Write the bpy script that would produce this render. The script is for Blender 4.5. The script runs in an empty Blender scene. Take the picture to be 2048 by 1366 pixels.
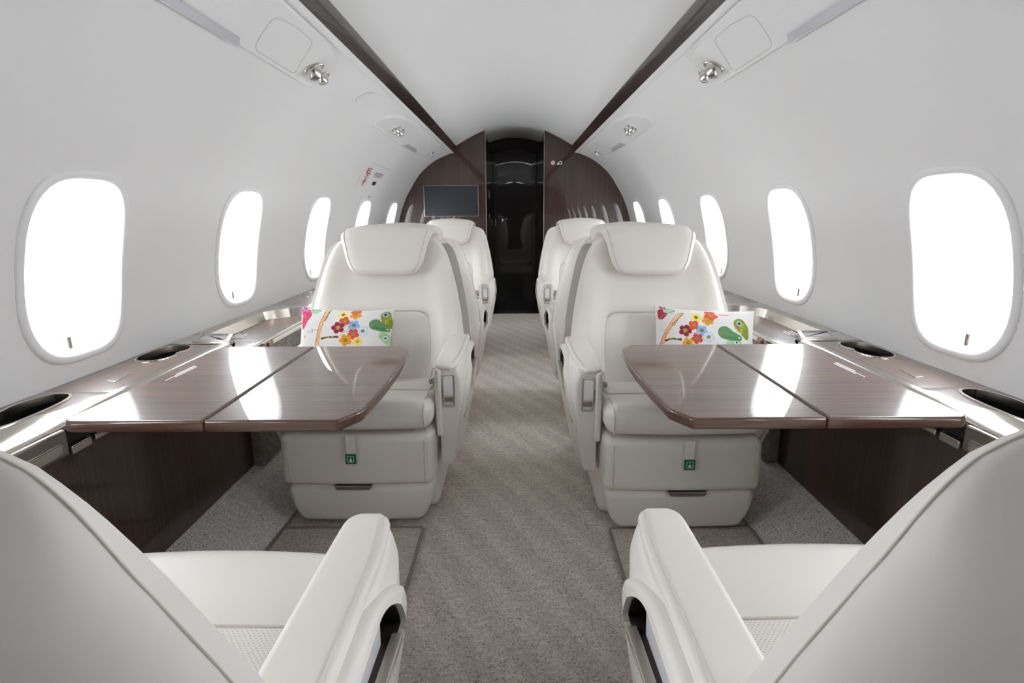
import bpy, bmesh, math, random
import numpy as np
from mathutils import Vector, Matrix, Quaternion
random.seed(7)
S = bpy.context.scene
COL = S.collection
R = math.radians

# ---------------------------------------------------------------- camera
FPX, PITCH, ROLL, PX = 1000.0, R(11), R(0.3), 1030.0
PY = 425 + FPX * math.tan(PITCH)
CAMH = 0.96
cd = bpy.data.cameras.new('camera'); cam = bpy.data.objects.new('camera', cd); COL.objects.link(cam)
F = Vector((0, math.cos(PITCH), -math.sin(PITCH))); U0 = Vector((0, math.sin(PITCH), math.cos(PITCH))); R0 = Vector((1, 0, 0))
RR = math.cos(ROLL) * R0 - math.sin(ROLL) * U0
UU = math.sin(ROLL) * R0 + math.cos(ROLL) * U0
cam.matrix_world = Matrix(((RR.x, UU.x, -F.x, 0), (RR.y, UU.y, -F.y, 0), (RR.z, UU.z, -F.z, CAMH), (0, 0, 0, 1)))
cd.sensor_fit = 'HORIZONTAL'; cd.sensor_width = 36; cd.lens = FPX / 2048 * 36
cd.shift_x = (1024 - PX) / 2048; cd.shift_y = -(683 - PY) / 2048
cd.clip_start = 0.02
S.camera = cam

# ---------------------------------------------------------------- world, light, exposure
W = bpy.data.worlds.new('sky'); S.world = W; W.use_nodes = True
wn = W.node_tree.nodes; bg = wn['Background']
bg.inputs[0].default_value = (0.94, 0.97, 1.0, 1); bg.inputs[1].default_value = 15.0
S.view_settings.view_transform = 'Standard'; S.view_settings.look = 'None'
S.view_settings.gamma = 1; S.view_settings.use_curve_mapping = False
S.view_settings.exposure = 0.0
S.cycles.max_bounces = 14; S.cycles.diffuse_bounces = 8; S.cycles.glossy_bounces = 5; S.cycles.transparent_max_bounces = 12
S.cycles.caustics_reflective = False; S.cycles.caustics_refractive = False
S.cycles.sample_clamp_indirect = 8
COVE_POWER = 0

# ---------------------------------------------------------------- materials
def mat(name, base=(.8, .8, .8), rough=.5, metal=0, spec=.5, coat=0, coatr=.03):
    m = bpy.data.materials.new(name); m.use_nodes = True
    b = m.node_tree.nodes['Principled BSDF']
    b.inputs['Base Color'].default_value = (*base, 1); b.inputs['Roughness'].default_value = rough
    b.inputs['Metallic'].default_value = metal; b.inputs['Specular IOR Level'].default_value = spec
    b.inputs['Coat Weight'].default_value = coat; b.inputs['Coat Roughness'].default_value = coatr
    return m
def N(m, t): return m.node_tree.nodes.new(t)
def Lk(m, a, b): m.node_tree.links.new(a, b)
def P(m): return m.node_tree.nodes['Principled BSDF']
def ramp(m, stops):
    r = N(m, 'ShaderNodeValToRGB'); e = r.color_ramp.elements
    while len(e) < len(stops): e.new(.5)
    for k, (p, c) in enumerate(stops): e[k].position = p; e[k].color = (*c, 1)
    return r
def objmap(m, scale, rot=(0, 0, 0)):
    t = N(m, 'ShaderNodeTexCoord'); mp = N(m, 'ShaderNodeMapping')
    mp.inputs['Scale'].default_value = scale; mp.inputs['Rotation'].default_value = rot
    Lk(m, t.outputs['Object'], mp.inputs['Vector']); return mp
def bump(m, h, strength, dist=.001):
    b = N(m, 'ShaderNodeBump'); b.inputs['Strength'].default_value = strength; b.inputs['Distance'].default_value = dist
    Lk(m, h, b.inputs['Height']); Lk(m, b.outputs[0], P(m).inputs['Normal']); return b

def wood(name, scale, dark, mid, light, coat=1.0):
    m = mat(name, mid, .35, 0, .4, coat, .015)
    mp = objmap(m, scale)
    n = N(m, 'ShaderNodeTexNoise'); n.inputs['Scale'].default_value = 1; n.inputs['Detail'].default_value = 5; n.inputs['Roughness'].default_value = .65
    Lk(m, mp.outputs[0], n.inputs['Vector'])
    r = ramp(m, [(.3, dark), (.5, mid), (.72, light)])
    Lk(m, n.outputs['Fac'], r.inputs[0]); Lk(m, r.outputs[0], P(m).inputs['Base Color'])
    return m
WD, WM, WL = (.022, .0085, .006), (.042, .017, .0115), (.072, .031, .020)
wood_wall = wood('wood_bulkhead', (110, 110, 1.2), WD, WM, WL)
wood_side = wood('wood_side', (260, 260, 2.0), (.016, .007, .0055), (.034, .0155, .011), (.075, .038, .026))
wood_table = wood('wood_table', (2.0, 110, 110), (.048, .022, .0135), (.095, .045, .028), (.15, .078, .049))
wood_top = wood('wood_ledge', (130, 3.0, 130), (.045, .026, .018), (.10, .06, .043), (.16, .10, .072))
wood_strip = wood('wood_strip', (130, 2.0, 130), WD, (.03, .015, .011), (.05, .026, .018))

white_wall = mat('wall_white', (.84, .84, .84), .42, 0, .35)
white_ceil = mat('ceiling_white', (.87, .87, .87), .5, 0, .3)
white_plastic = mat('white_plastic', (.84, .84, .84), .3, 0, .4)
window_white = mat('window_white', (.86, .86, .865), .35, 0, .4)
lens_mat = mat('lens_grey', (.55, .56, .60), .15, 0, .5)
groove_mat = mat('groove', (.62, .62, .62), .6)

def leather(name, base):
    m = mat(name, base, .42, 0, .38)
    mp = objmap(m, (1, 1, 1))
    v = N(m, 'ShaderNodeTexVoronoi'); v.inputs['Scale'].default_value = 420
    Lk(m, mp.outputs[0], v.inputs['Vector']); bump(m, v.outputs['Distance'], .06, .0004)
    return m
LB = (.81, .775, .725)
leath = leather('cream_leather', LB)
def perf(name, ax, hole=(.46, .43, .39)):
    m = mat(name, LB, .45, 0, .35)
    t = N(m, 'ShaderNodeTexCoord'); s = N(m, 'ShaderNodeSeparateXYZ'); Lk(m, t.outputs['Object'], s.inputs[0])
    def mth(op, a, b=None):
        n = N(m, 'ShaderNodeMath'); n.operation = op
        for k, q in enumerate((a, b)):
            if q is None: continue
            if isinstance(q, (int, float)): n.inputs[k].default_value = q
            else: Lk(m, q, n.inputs[k])
        return n.outputs[0]
    u = s.outputs['X']; v = s.outputs[ax]
    p = .0068
    a = mth('DIVIDE', mth('ADD', u, v), p); b = mth('DIVIDE', mth('SUBTRACT', u, v), p)
    fa = mth('SUBTRACT', mth('FRACT', a), .5); fb = mth('SUBTRACT', mth('FRACT', b), .5)
    d = mth('SQRT', mth('ADD', mth('MULTIPLY', fa, fa), mth('MULTIPLY', fb, fb)))
    k = mth('LESS_THAN', d, .17)
    mx = N(m, 'ShaderNodeMix'); mx.data_type = 'RGBA'
    mx.inputs[6].default_value = (*LB, 1); mx.inputs[7].default_value = (*hole, 1)
    Lk(m, k, mx.inputs[0]); Lk(m, mx.outputs[2], P(m).inputs['Base Color'])
    return m
perf_seat = perf('perforated_seat', 'Y'); perf_back = perf('perforated_back', 'Z', (.60, .565, .51))
shell_mat = leather('shell_leather', (.83, .80, .755)); shell_shade_mat = mat('shell_shade', (.38, .35, .315), .5)  # darker taupe: shade on the back-to-back shells, put into the colour
stitch_mat = mat('stitching', (.62, .59, .54), .6)
dark_gap = mat('dark_gap', (.02, .02, .02), .6)
black_plastic = mat('black_plastic', (.008, .008, .009), .35)
black_gloss = mat('black_gloss', (.0035, .0032, .0032), .25, 0, .3, .35, .05)
door_mat = mat('door_black', (.004, .0038, .0038), .3, 0, .3, 1.0, .02)
chrome = mat('chrome', (.82, .82, .82), .12, 1)
nickel = mat('brushed_nickel', (.60, .565, .515), .19, 1)
nickel_dark = mat('dark_nickel', (.36, .33, .30), .3, 1)
screen_mat = mat('screen', (.022, .028, .034), .28, 0, .5)
white_print = mat('white_print', (.85, .85, .85), .6)
red_print = mat('red_print', (.50, .02, .02), .6)
green_tag = mat('green_tag', (.0, .13, .055), .6)
grey_print = mat('grey_print', (.30, .27, .30), .6)
card_white = mat('card_white', (.80, .80, .82), .4)
card_grey = mat('card_grey', (.42, .44, .48), .4)
card_dark = mat('card_dark', (.03, .028, .03), .15, 0, .5, 1, .03)
belt_mat = mat('belt_webbing', (.30, .28, .26), .7)

def carpet(name, base, stripes):
    m = mat(name, base, .95, 0, .1)
    mp = objmap(m, (190, 250, 190))
    v = N(m, 'ShaderNodeTexVoronoi'); v.inputs['Scale'].default_value = 1; v.inputs['Randomness'].default_value = .75
    Lk(m, mp.outputs[0], v.inputs['Vector'])
    mp2 = objmap(m, (40, 120, 60)); n = N(m, 'ShaderNodeTexNoise'); n.inputs['Scale'].default_value = 1; n.inputs['Detail'].default_value = 4
    Lk(m, mp2.outputs[0], n.inputs['Vector'])
    c1 = ramp(m, [(.0, tuple(x * 1.25 for x in base)), (.55, base), (.95, tuple(x * .48 for x in base))])
    Lk(m, v.outputs['Distance'], c1.inputs[0])
    c2 = ramp(m, [(.3, (.84, .83, .82)), (.7, (1.10, 1.10, 1.10))]); Lk(m, n.outputs['Fac'], c2.inputs[0])
    mx = N(m, 'ShaderNodeMix'); mx.data_type = 'RGBA'; mx.blend_type = 'MULTIPLY'; mx.inputs[0].default_value = 1
    Lk(m, c1.outputs[0], mx.inputs[6]); Lk(m, c2.outputs[0], mx.inputs[7])
    out = mx.outputs[2]
    if stripes:
        mp3 = objmap(m, (1, 1, 1), (0, 0, R(-32)))
        w = N(m, 'ShaderNodeTexWave'); w.inputs['Scale'].default_value = 3.1; w.inputs['Distortion'].default_value = .9; w.inputs['Detail'].default_value = 1; w.inputs['Detail Scale'].default_value = .8
        Lk(m, mp3.outputs[0], w.inputs['Vector'])
        c3 = ramp(m, [(.35, (.965, .965, .965)), (.8, (1.075, 1.072, 1.07))]); Lk(m, w.outputs['Fac'], c3.inputs[0])
        m2 = N(m, 'ShaderNodeMix'); m2.data_type = 'RGBA'; m2.blend_type = 'MULTIPLY'; m2.inputs[0].default_value = 1
        Lk(m, out, m2.inputs[6]); Lk(m, c3.outputs[0], m2.inputs[7]); out = m2.outputs[2]
    Lk(m, out, P(m).inputs['Base Color'])
    iv = N(m, 'ShaderNodeMath'); iv.operation = 'SUBTRACT'; iv.inputs[0].default_value = 1; Lk(m, v.outputs['Distance'], iv.inputs[1])
    bump(m, iv.outputs[0], .8, .004)
    return m
CB = (.62, .565, .51)
carpet_mat = carpet('carpet', CB, True); kick_mat = carpet('kick_carpet', (.80, .78, .76), False); mat_mat = carpet('mat_carpet', CB, False)
binding_mat = mat('mat_binding', (.26, .23, .20), .9, 0, .1)
fab = mat('grey_weave', (.27, .25, .235), .9, 0, .1)
_mp = objmap(fab, (60, 60, 500)); _n = N(fab, 'ShaderNodeTexNoise'); _n.inputs['Scale'].default_value = 1; _n.inputs['Detail'].default_value = 4
Lk(fab, _mp.outputs[0], _n.inputs['Vector']); _r = ramp(fab, [(.3, (.13, .12, .11)), (.7, (.42, .40, .37))]); Lk(fab, _n.outputs['Fac'], _r.inputs[0]); Lk(fab, _r.outputs[0], P(fab).inputs['Base Color'])

glass = bpy.data.materials.new('window_glass'); glass.use_nodes = True
_g = glass.node_tree; _g.nodes.remove(_g.nodes['Principled BSDF'])
_t = _g.nodes.new('ShaderNodeBsdfTransparent'); _t.inputs[0].default_value = (.96, .97, .98, 1)
_gl = _g.nodes.new('ShaderNodeBsdfGlossy'); _gl.inputs['Roughness'].default_value = .02
_mx = _g.nodes.new('ShaderNodeMixShader'); _mx.inputs[0].default_value = .06
_g.links.new(_t.outputs[0], _mx.inputs[1]); _g.links.new(_gl.outputs[0], _mx.inputs[2]); _g.links.new(_mx.outputs[0], _g.nodes['Material Output'].inputs[0])

pillow_mat = mat('printed_cotton', (.8, .8, .8), .8, 0, .15)
_a = N(pillow_mat, 'ShaderNodeVertexColor'); _a.layer_name = 'print'; Lk(pillow_mat, _a.outputs[0], P(pillow_mat).inputs['Base Color'])
_mp = objmap(pillow_mat, (900, 900, 900)); _n = N(pillow_mat, 'ShaderNodeTexNoise'); Lk(pillow_mat, _mp.outputs[0], _n.inputs['Vector']); bump(pillow_mat, _n.outputs['Fac'], .15, .0006)

# ---------------------------------------------------------------- mesh helpers
def mesh(name, V, Fc, m=None, smooth=True):
    me = bpy.data.meshes.new(name)
    me.from_pydata([tuple(v) for v in V], [], [tuple(f) for f in Fc])
    if m: me.materials.append(m)
    if smooth: me.polygons.foreach_set('use_smooth', [True] * len(me.polygons))
    me.update(); return me
def fixn(me, flip=False):
    b = bmesh.new(); b.from_mesh(me); bmesh.ops.recalc_face_normals(b, faces=b.faces[:]); b.to_mesh(me); b.free(); return me
def sharp(me, deg=35):
    me.set_sharp_from_angle(angle=R(deg)); return me
def link(name, me, parent=None, loc=None):
    o = bpy.data.objects.new(name, me); COL.objects.link(o)
    if parent: o.parent = parent
    if loc is not None: o.location = loc
    return o
def tag(o, label, cat=None, group=None, kind=None):
    if label: o['label'] = label
    if cat: o['category'] = cat
    if group: o['group'] = group
    if kind: o['kind'] = kind
    return o
def empty(name, loc, label, cat, group=None, rz=0):
    o = bpy.data.objects.new(name, None); COL.objects.link(o); o.location = loc; o.rotation_euler = (0, 0, rz); o.empty_display_size = .05
    return tag(o, label, cat, group)

class G:                                  # vertex/face accumulator
    def __init__(s): s.V = []; s.F = []
    def add(s, V, Fc):
        o = len(s.V); s.V += [tuple(v) for v in V]; s.F += [tuple(i + o for i in f) for f in Fc]; return s
    def quad(s, a, b, c, d): return s.add([a, b, c, d], [(0, 1, 2, 3)])
    def loft(s, rings, closed=True, cap=True):
        n = len(rings[0]); Fc = []
        for i in range(len(rings) - 1):
            for j in range(n if closed else n - 1):
                k = (j + 1) % n
                Fc.append((i * n + j, i * n + k, (i + 1) * n + k, (i + 1) * n + j))
        V = [v for r in rings for v in r]
        if cap and closed:
            Fc.append(tuple(range(n))[::-1]); Fc.append(tuple((len(rings) - 1) * n + j for j in range(n)))
        return s.add(V, Fc)
    def map(s, fn): s.V = [tuple(fn(*v)) for v in s.V]; return s
    def mir(s, sg):
        if sg < 0:
            s.V = [(-v[0], v[1], v[2]) for v in s.V]; s.F = [f[::-1] for f in s.F]
        return s
    def mesh(s, name, m, smooth=True, ang=40, weld=False):
        me = mesh(name, s.V, s.F, m, smooth)
        if weld:
            b = bmesh.new(); b.from_mesh(me); bmesh.ops.remove_doubles(b, verts=b.verts[:], dist=1e-5); b.to_mesh(me); b.free()
        fixn(me)
        if smooth and ang: sharp(me, ang)
        return me

def rbox(x0, x1, y0, y1, z0, z1, r=.01, k=3, mid=(1, 1, 1), g=None):
    """box with rounded edges, built from a subdivided cube"""
    g = g or G(); c = Vector(((x0 + x1) / 2, (y0 + y1) / 2, (z0 + z1) / 2)); h = ((x1 - x0) / 2, (y1 - y0) / 2, (z1 - z0) / 2)
    r = min(r, min(h) * .999)
    def coords(a, m):
        i = a - r; e = [i + r * math.tan(math.pi / 4 * t / k) for t in range(k + 1)]
        if i > .004: e = [i - min(.0015, i * .1)] + e
        j = e[0]
        return [-x for x in e[::-1]] + [-j + 2 * j * t / m for t in range(1, m)] + e
    cs = [coords(h[i], mid[i]) for i in range(3)]
    idx = {}; V = []; Fc = []
    def vid(p):
        q = tuple(round(t, 7) for t in p)
        if q not in idx:
            inn = Vector([max(-(h[i] - r), min(h[i] - r, p[i])) for i in range(3)]); d = Vector(p) - inn
            if d.length > 1e-9: d = d.normalized() * r
            idx[q] = len(V); V.append(tuple(c + inn + d))
        return idx[q]
    for ax in range(3):
        u, v = [(1, 2), (2, 0), (0, 1)][ax]
        for sg in (-1, 1):
            for i in range(len(cs[u]) - 1):
                for j in range(len(cs[v]) - 1):
                    q = []
                    for (a, b) in ((i, j), (i + 1, j), (i + 1, j + 1), (i, j + 1)):
                        p = [0, 0, 0]; p[ax] = sg * h[ax]; p[u] = cs[u][a]; p[v] = cs[v][b]; q.append(vid(p))
                    Fc.append(tuple(q if sg > 0 else q[::-1]))
    return g.add(V, Fc)

def rpoly(pts, rad, seg=5):
    """closed 2-D polygon with rounded corners; rad is a number or a list"""
    n = len(pts); out = []
    for i in range(n):
        p = Vector(pts[i]); a = Vector(pts[i - 1]); b = Vector(pts[(i + 1) % n])
        r = rad if isinstance(rad, (int, float)) else rad[i]
        da = (a - p); db = (b - p); r = min(r, da.length * .49, db.length * .49)
        if r < 1e-5: out.append(tuple(p)); continue
        A = p + da.normalized() * r; B = p + db.normalized() * r
        for t in range(seg + 1):
            t /= seg; out.append(tuple(A * (1 - t) ** 2 + p * 2 * t * (1 - t) + B * t * t))
    return out
def inset(pts, d):
    n = len(pts); out = []
    area = sum(pts[i][0] * pts[(i + 1) % n][1] - pts[(i + 1) % n][0] * pts[i][1] for i in range(n))
    sg = 1 if area > 0 else -1
    for i in range(n):
        a = Vector(pts[i - 1]); p = Vector(pts[i]); b = Vector(pts[(i + 1) % n])
        e1 = (p - a); e2 = (b - p)
        if e1.length < 1e-7: e1 = e2
        if e2.length < 1e-7: e2 = e1
        n1 = Vector((-e1.y, e1.x)).normalized(); n2 = Vector((-e2.y, e2.x)).normalized()
        m = (n1 + n2); m = m / max(.35, m.length_squared) * 2 if m.length > 1e-6 else n1
        out.append(tuple(p + m * d * sg))
    return out
def slab(out, f, d0, d1, bev=.004, g=None, steps=3):
    """extrude a 2-D outline between depths d0 and d1 with rounded rims; f(u, v, depth) -> xyz"""
    g = g or G(); s = 1 if d1 > d0 else -1; r1 = []; r2 = []
    for t in range(steps + 1):
        a = math.pi / 2 * t / steps; o = inset(out, bev * (1 - math.cos(a))); k = s * bev * (1 - math.sin(a))
        r1.append([f(u, v, d0 + k) for u, v in o]); r2.append([f(u, v, d1 - k) for u, v in o])
    e0 = [f(u, v, d0) for u, v in inset(out, bev + .0012)]; e1 = [f(u, v, d1) for u, v in inset(out, bev + .0012)]
    return g.loft([e0] + r1[::-1] + r2 + [e1], True, True)
def ray_poly(c, ang, poly):
    dx, dy = math.cos(ang), math.sin(ang); best = None
    n = len(poly)
    for i in range(n):
        ax, ay = poly[i][0] - c[0], poly[i][1] - c[1]; bx, by = poly[(i + 1) % n][0] - c[0], poly[(i + 1) % n][1] - c[1]
        ex, ey = bx - ax, by - ay; den = dx * ey - dy * ex
        if abs(den) < 1e-12: continue
        t = (ax * ey - ay * ex) / den; u = (ax * dy - ay * dx) / den
        if t > 0 and -1e-6 <= u <= 1 + 1e-6 and (best is None or t < best): best = t
    return (c[0] + dx * best, c[1] + dy * best)
def pair(out, hole, c, n=84):
    A = [2 * math.pi * i / n - math.pi + .0137 for i in range(n)] + [math.atan2(p[1] - c[1], p[0] - c[0]) for p in list(out) + list(hole)]
    A = sorted(A); B = [A[0]]
    for a in A[1:]:
        if a - B[-1] > .004: B.append(a)
    return [ray_poly(c, a, out) for a in B], [ray_poly(c, a, hole) for a in B]
def holed(out, hole, c, f, d_back, d_face, d_hole, bev=.004, g=None, nr=3, bd=None):
    """plate facing depth d_face with an opening whose walls run back to d_hole"""
    g = g or G(); o, h = pair(out, hole, c); s = 1 if d_face > d_back else -1; bd = bev if bd is None else bd
    rings = [[f(u, v, d_back) for u, v in o], [f(u, v, d_face - s * bd) for u, v in o], [f(u, v, d_face - s * bd * .3) for u, v in inset(o, bev * .3)]]
    oi = inset(o, bev)
    for t in range(nr + 1):
        t /= nr; rings.append([f(a[0] * (1 - t) + b[0] * t, a[1] * (1 - t) + b[1] * t, d_face) for a, b in zip(oi, h)])
    rings.append([f(u, v, d_hole) for u, v in h])
    return g.loft(rings, True, False)
def tube(pts, r, n=6, g=None, closed=False):
    g = g or G(); pts = [Vector(p) for p in pts]; rings = []
    up = Vector((0.13, .21, .97))
    for i, p in enumerate(pts):
        a = pts[i - 1] if (i or closed) else p; b = pts[(i + 1) % len(pts)] if (i < len(pts) - 1 or closed) else p
        t = (b - a).normalized(); x = t.cross(up).normalized(); y = t.cross(x)
        rr = r[i] if isinstance(r, (list, tuple)) else r
        rings.append([p + (x * math.cos(2 * math.pi * k / n) + y * math.sin(2 * math.pi * k / n)) * rr for k in range(n)])
    if closed: rings.append(rings[0]); return g.loft(rings, True, False)
    return g.loft(rings, True, True)
def lathe(prof, n=20, g=None, f=None):
    g = g or G(); f = f or (lambda x, y, z: (x, y, z))
    return g.loft([[f(r * math.cos(2 * math.pi * k / n), r * math.sin(2 * math.pi * k / n), z) for k in range(n)] for r, z in prof], True, True)
def catmull(pts, sub):
    pts = [Vector(p) for p in pts]; out = []
    for i in range(len(pts) - 1):
        p0 = pts[i - 1] if i else pts[0] * 2 - pts[1]; p1, p2 = pts[i], pts[i + 1]; p3 = pts[i + 2] if i + 2 < len(pts) else p2 * 2 - p1
        for k in range(sub):
            t = k / sub; out.append(.5 * ((2 * p1) + (p2 - p0) * t + (2 * p0 - 5 * p1 + 4 * p2 - p3) * t * t + (3 * p1 - p0 - 3 * p2 + p3) * t ** 3))
    out.append(pts[-1]); return out
def lerp(a, b, t): return a + (b - a) * t
def interp(x, xs, ys): return float(np.interp(x, xs, ys))
def sm(t): t = max(0, min(1, t)); return t * t * (3 - 2 * t)

def aim(o, d, long_y):
    # lamp shining along d with its long side (or its short one) along the cabin
    z = -d.normalized(); y = Vector((0, 1, 0)); x = y.cross(z).normalized()
    if not long_y: x, y = y, -x
    o.rotation_euler = Matrix((x, y, z)).transposed().to_euler()
# ---------------------------------------------------------------- cabin profile
YB, YA = 4.72, -.52                      # forward bulkhead, aft wall
PROF = catmull([(.985, -.01), (1.05, .20), (1.085, .42), (1.095, .52), (1.10, .62), (1.10, .72), (1.084, .835), (1.053, .955), (1.003, 1.085), (.955, 1.17), (.86, 1.31), (.72, 1.425), (.55, 1.500)], 14)
_d = [0]
for a, b in zip(PROF, PROF[1:]): _d.append(_d[-1] + (b - a).length)
_px = [p.x for p in PROF]; _pz = [p.y for p in PROF]; TMAX = _d[-1]
def prof(t): return interp(t, _d, _px), interp(t, _d, _pz)
def prof_n(t):
    a = prof(t - .004); b = prof(t + .004); d = Vector((b[0] - a[0], b[1] - a[1])).normalized(); return Vector((-d.y, d.x))  # points into the cabin (x down)
def t_of_z(z): return interp(z, _pz, _d)
def t_of_x(x): return interp(-x, [-q for q in _px[80:]], _d[80:])
def onw(sg, y, t, off=0):
    x, z = prof(t); n = prof_n(t)
    if n.x > 0: n = -n
    return (sg * (x + n.x * off), y, z + n.y * off)
CEIL = catmull([(-.532, 1.552), (-.40, 1.625), (-.265, 1.687), (-.13, 1.723), (0, 1.735), (.13, 1.723), (.265, 1.687), (.40, 1.625), (.532, 1.552)], 6)

WIN = {-1: [-.30, .455, 1.235, 1.975, 2.745, 3.54, 4.36], 1: [-.30, .455, 1.217, 1.965, 2.715, 3.525, 4.295]}
WT = (t_of_z(.598) + t_of_z(1.062)) / 2; WH = (t_of_z(1.062) - t_of_z(.598)) / 2   # frame centre and half height along the wall
WW = .157
def superell(a, b, n=3.3, N_=56):
    out = []
    for k in range(N_):
        th = 2 * math.pi * k / N_; c, s = math.cos(th), math.sin(th)
        q = (abs(c) ** n + abs(s) ** n) ** (-1 / n); out.append((a * c * q, b * s * q))
    return out

# ---------------------------------------------------------------- side walls with window openings
SIDE = {-1: 'left', 1: 'right'}
for sg in (-1, 1):
    g = G(); ws = WIN[sg]
    t0, t1 = WT - WH - .03, WT + WH + .03
    cuts = [YA] + [(a + b) / 2 for a, b in zip(ws, ws[1:])] + [YB]
    ts_lo = [lerp(0, t0, k / 5) for k in range(6)]; ts_hi = [lerp(t1, TMAX, k / 22) for k in range(23)]
    for i, wy in enumerate(ws):
        a, b = cuts[i], cuts[i + 1]; ny = 8
        for ts in (ts_lo, ts_hi):
            for k in range(len(ts) - 1):
                for j in range(ny):
                    y0, y1 = lerp(a, b, j / ny), lerp(a, b, (j + 1) / ny)
                    g.quad(onw(sg, y0, ts[k]), onw(sg, y1, ts[k]), onw(sg, y1, ts[k + 1]), onw(sg, y0, ts[k + 1]))
        rect = [(lerp(a, b, j / ny), t0) for j in range(ny)] + [(b, lerp(t0, t1, j / 12)) for j in range(12)] + [(lerp(b, a, j / ny), t1) for j in range(ny)] + [(a, lerp(t1, t0, j / 12)) for j in range(12)]
        hole = [(wy + u, WT + v) for u, v in superell(WW - .008, WH - .008)]
        hole = [ray_poly((wy, WT), math.atan2((p[1] - WT) / WH * WW, p[0] - wy), hole) for p in rect]
        rings = [[onw(sg, lerp(p[0], q[0], k / 8), lerp(p[1], q[1], k / 8)) for p, q in zip(rect, hole)] for k in range(9)]
        g.loft(rings, True, False)
    o = link('wall_' + SIDE[sg], g.mesh('wall', white_wall, True, 0, weld=True))
    tag(o, 'white curved cabin sidewall on the %s with a row of oval windows' % SIDE[sg], kind='structure')

nwin = 0
for sg in (-1, 1):
    for wy in WIN[sg]:
        nwin += 1
        rings = []
        for dw, off in ((0, .0), (0, .003), (.003, .006), (.008, .007), (.016, .007), (.020, .004), (.023, -.004), (.025, -.02)):
            rings.append([onw(sg, wy + u, WT + v, off) for u, v in superell(WW - dw, WH - dw)])
        o = link('window_%d' % nwin, G().loft(rings, True, False).mesh('window_frame', window_white, True, 0))
        tag(o, 'oval cabin window in the %s wall with a white rim' % SIDE[sg], kind='structure')
        A, B = WW - .025, WH - .025
        rv = [[onw(sg, wy + u, WT + v, off) for u, v in superell(A * s, B * s)] for s, off in ((1, -.02), (1.0, -.03), (1.0, -.078), (1.02, -.079), (1.02, -.12))]
        link('window_reveal', G().loft(rv, True, False).mesh('window_reveal', window_white, True, 0), o)
        pane = [onw(sg, wy + u, WT + v, -.076) for u, v in superell(A * 1.0, B * 1.0)]
        cpt = onw(sg, wy, WT, -.076); n_ = len(pane)
        rr = [[tuple(lerp(c_, p_, s) for c_, p_ in zip(onw(sg, wy, WT, -.076), p)) for p in pane] for s in (1,)]
        strips = [[onw(sg, wy + u * s, WT + v * s, -.076) for u, v in superell(A, B)] for s in (1, .75, .5, .25, .02)]
        gp = G().loft(strips, True, False); gp.add(strips[-1], [tuple(range(n_))])
        link('window_pane', gp.mesh('window_pane', glass, True, 0), o)
        # little metal pull tab of the shade
        hb = G(); zc = WT - WH + .031
        for (a0, a1, b0, b1) in ((-.004, .004, 0, .026),):
            rbx = rbox(-.006, .006, -.012, -.003, 0, .032, .003, 2)
            hb.add([onw(sg, wy - .018 + v[0], zc + v[2], v[1] - .012) for v in rbx.V], rbx.F)
        link('shade_pull', hb.mesh('shade_pull', nickel_dark), o)
        # portal so that daylight through the opening is sampled well
        ld = bpy.data.lights.new('portal', 'AREA'); ld.shape = 'RECTANGLE'; ld.size = .30; ld.size_y = .46; ld.cycles.is_portal = True
        lo = bpy.data.objects.new('daylight_portal', ld); COL.objects.link(lo)
        nrm = prof_n(WT); nrm = -nrm if nrm.x > 0 else nrm
        p = onw(sg, wy, WT, -.135); lo.location = p
        dirv = Vector((sg * nrm.x, 0, nrm.y)); aim(lo, dirv, False)

# ---------------------------------------------------------------- ceiling, strips, end walls, floor
g = G(); ys = [lerp(YA, YB, k / 14) for k in range(15)]
g.loft([[(p.x, y, p.y) for p in CEIL] for y in ys], False, False)
tag(link('ceiling', g.mesh('ceiling', white_ceil, True, 0)), 'white arched centre ceiling panel', kind='structure')
for sg in (-1, 1):
    g = G(); pr = rpoly([(.553, 1.494), (.5475, 1.493), (.521, 1.552), (.527, 1.557)], .0018, 2)
    g.loft([[(sg * a, y, b) for a, b in pr] for y in (YA, YB)], True, True)
    o = link('trim_%d' % (1 if sg < 0 else 2), g.mesh('trim', wood_strip, True, 30))
    tag(o, 'glossy dark wood strip along the ceiling edge on the %s' % SIDE[sg], kind='structure')
    lip = G().loft([[(sg * a, y, b) for a, b in rpoly([(.575, 1.487), (.55, 1.4965), (.5465, 1.4935), (.549, 1.492)], .0008, 2)] for y in (YA, YB)], True, True)
    link('trim_bead', lip.mesh('trim_bead', white_plastic, True, 30), o)
    # concealed LED wash above the strip
    if COVE_POWER:
        ld = bpy.data.lights.new('cove_light', 'AREA'); ld.shape = 'RECTANGLE'; ld.size = .02; ld.size_y = YB - YA - .3; ld.energy = COVE_POWER; ld.color = (1, .985, .96)
        lo = bpy.data.objects.new('cove_light', ld); COL.objects.link(lo); lo.location = (sg * .512, (YA + YB) / 2, 1.556)
        aim(lo, Vector((-sg * .75, 0, .65)), True)

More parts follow.
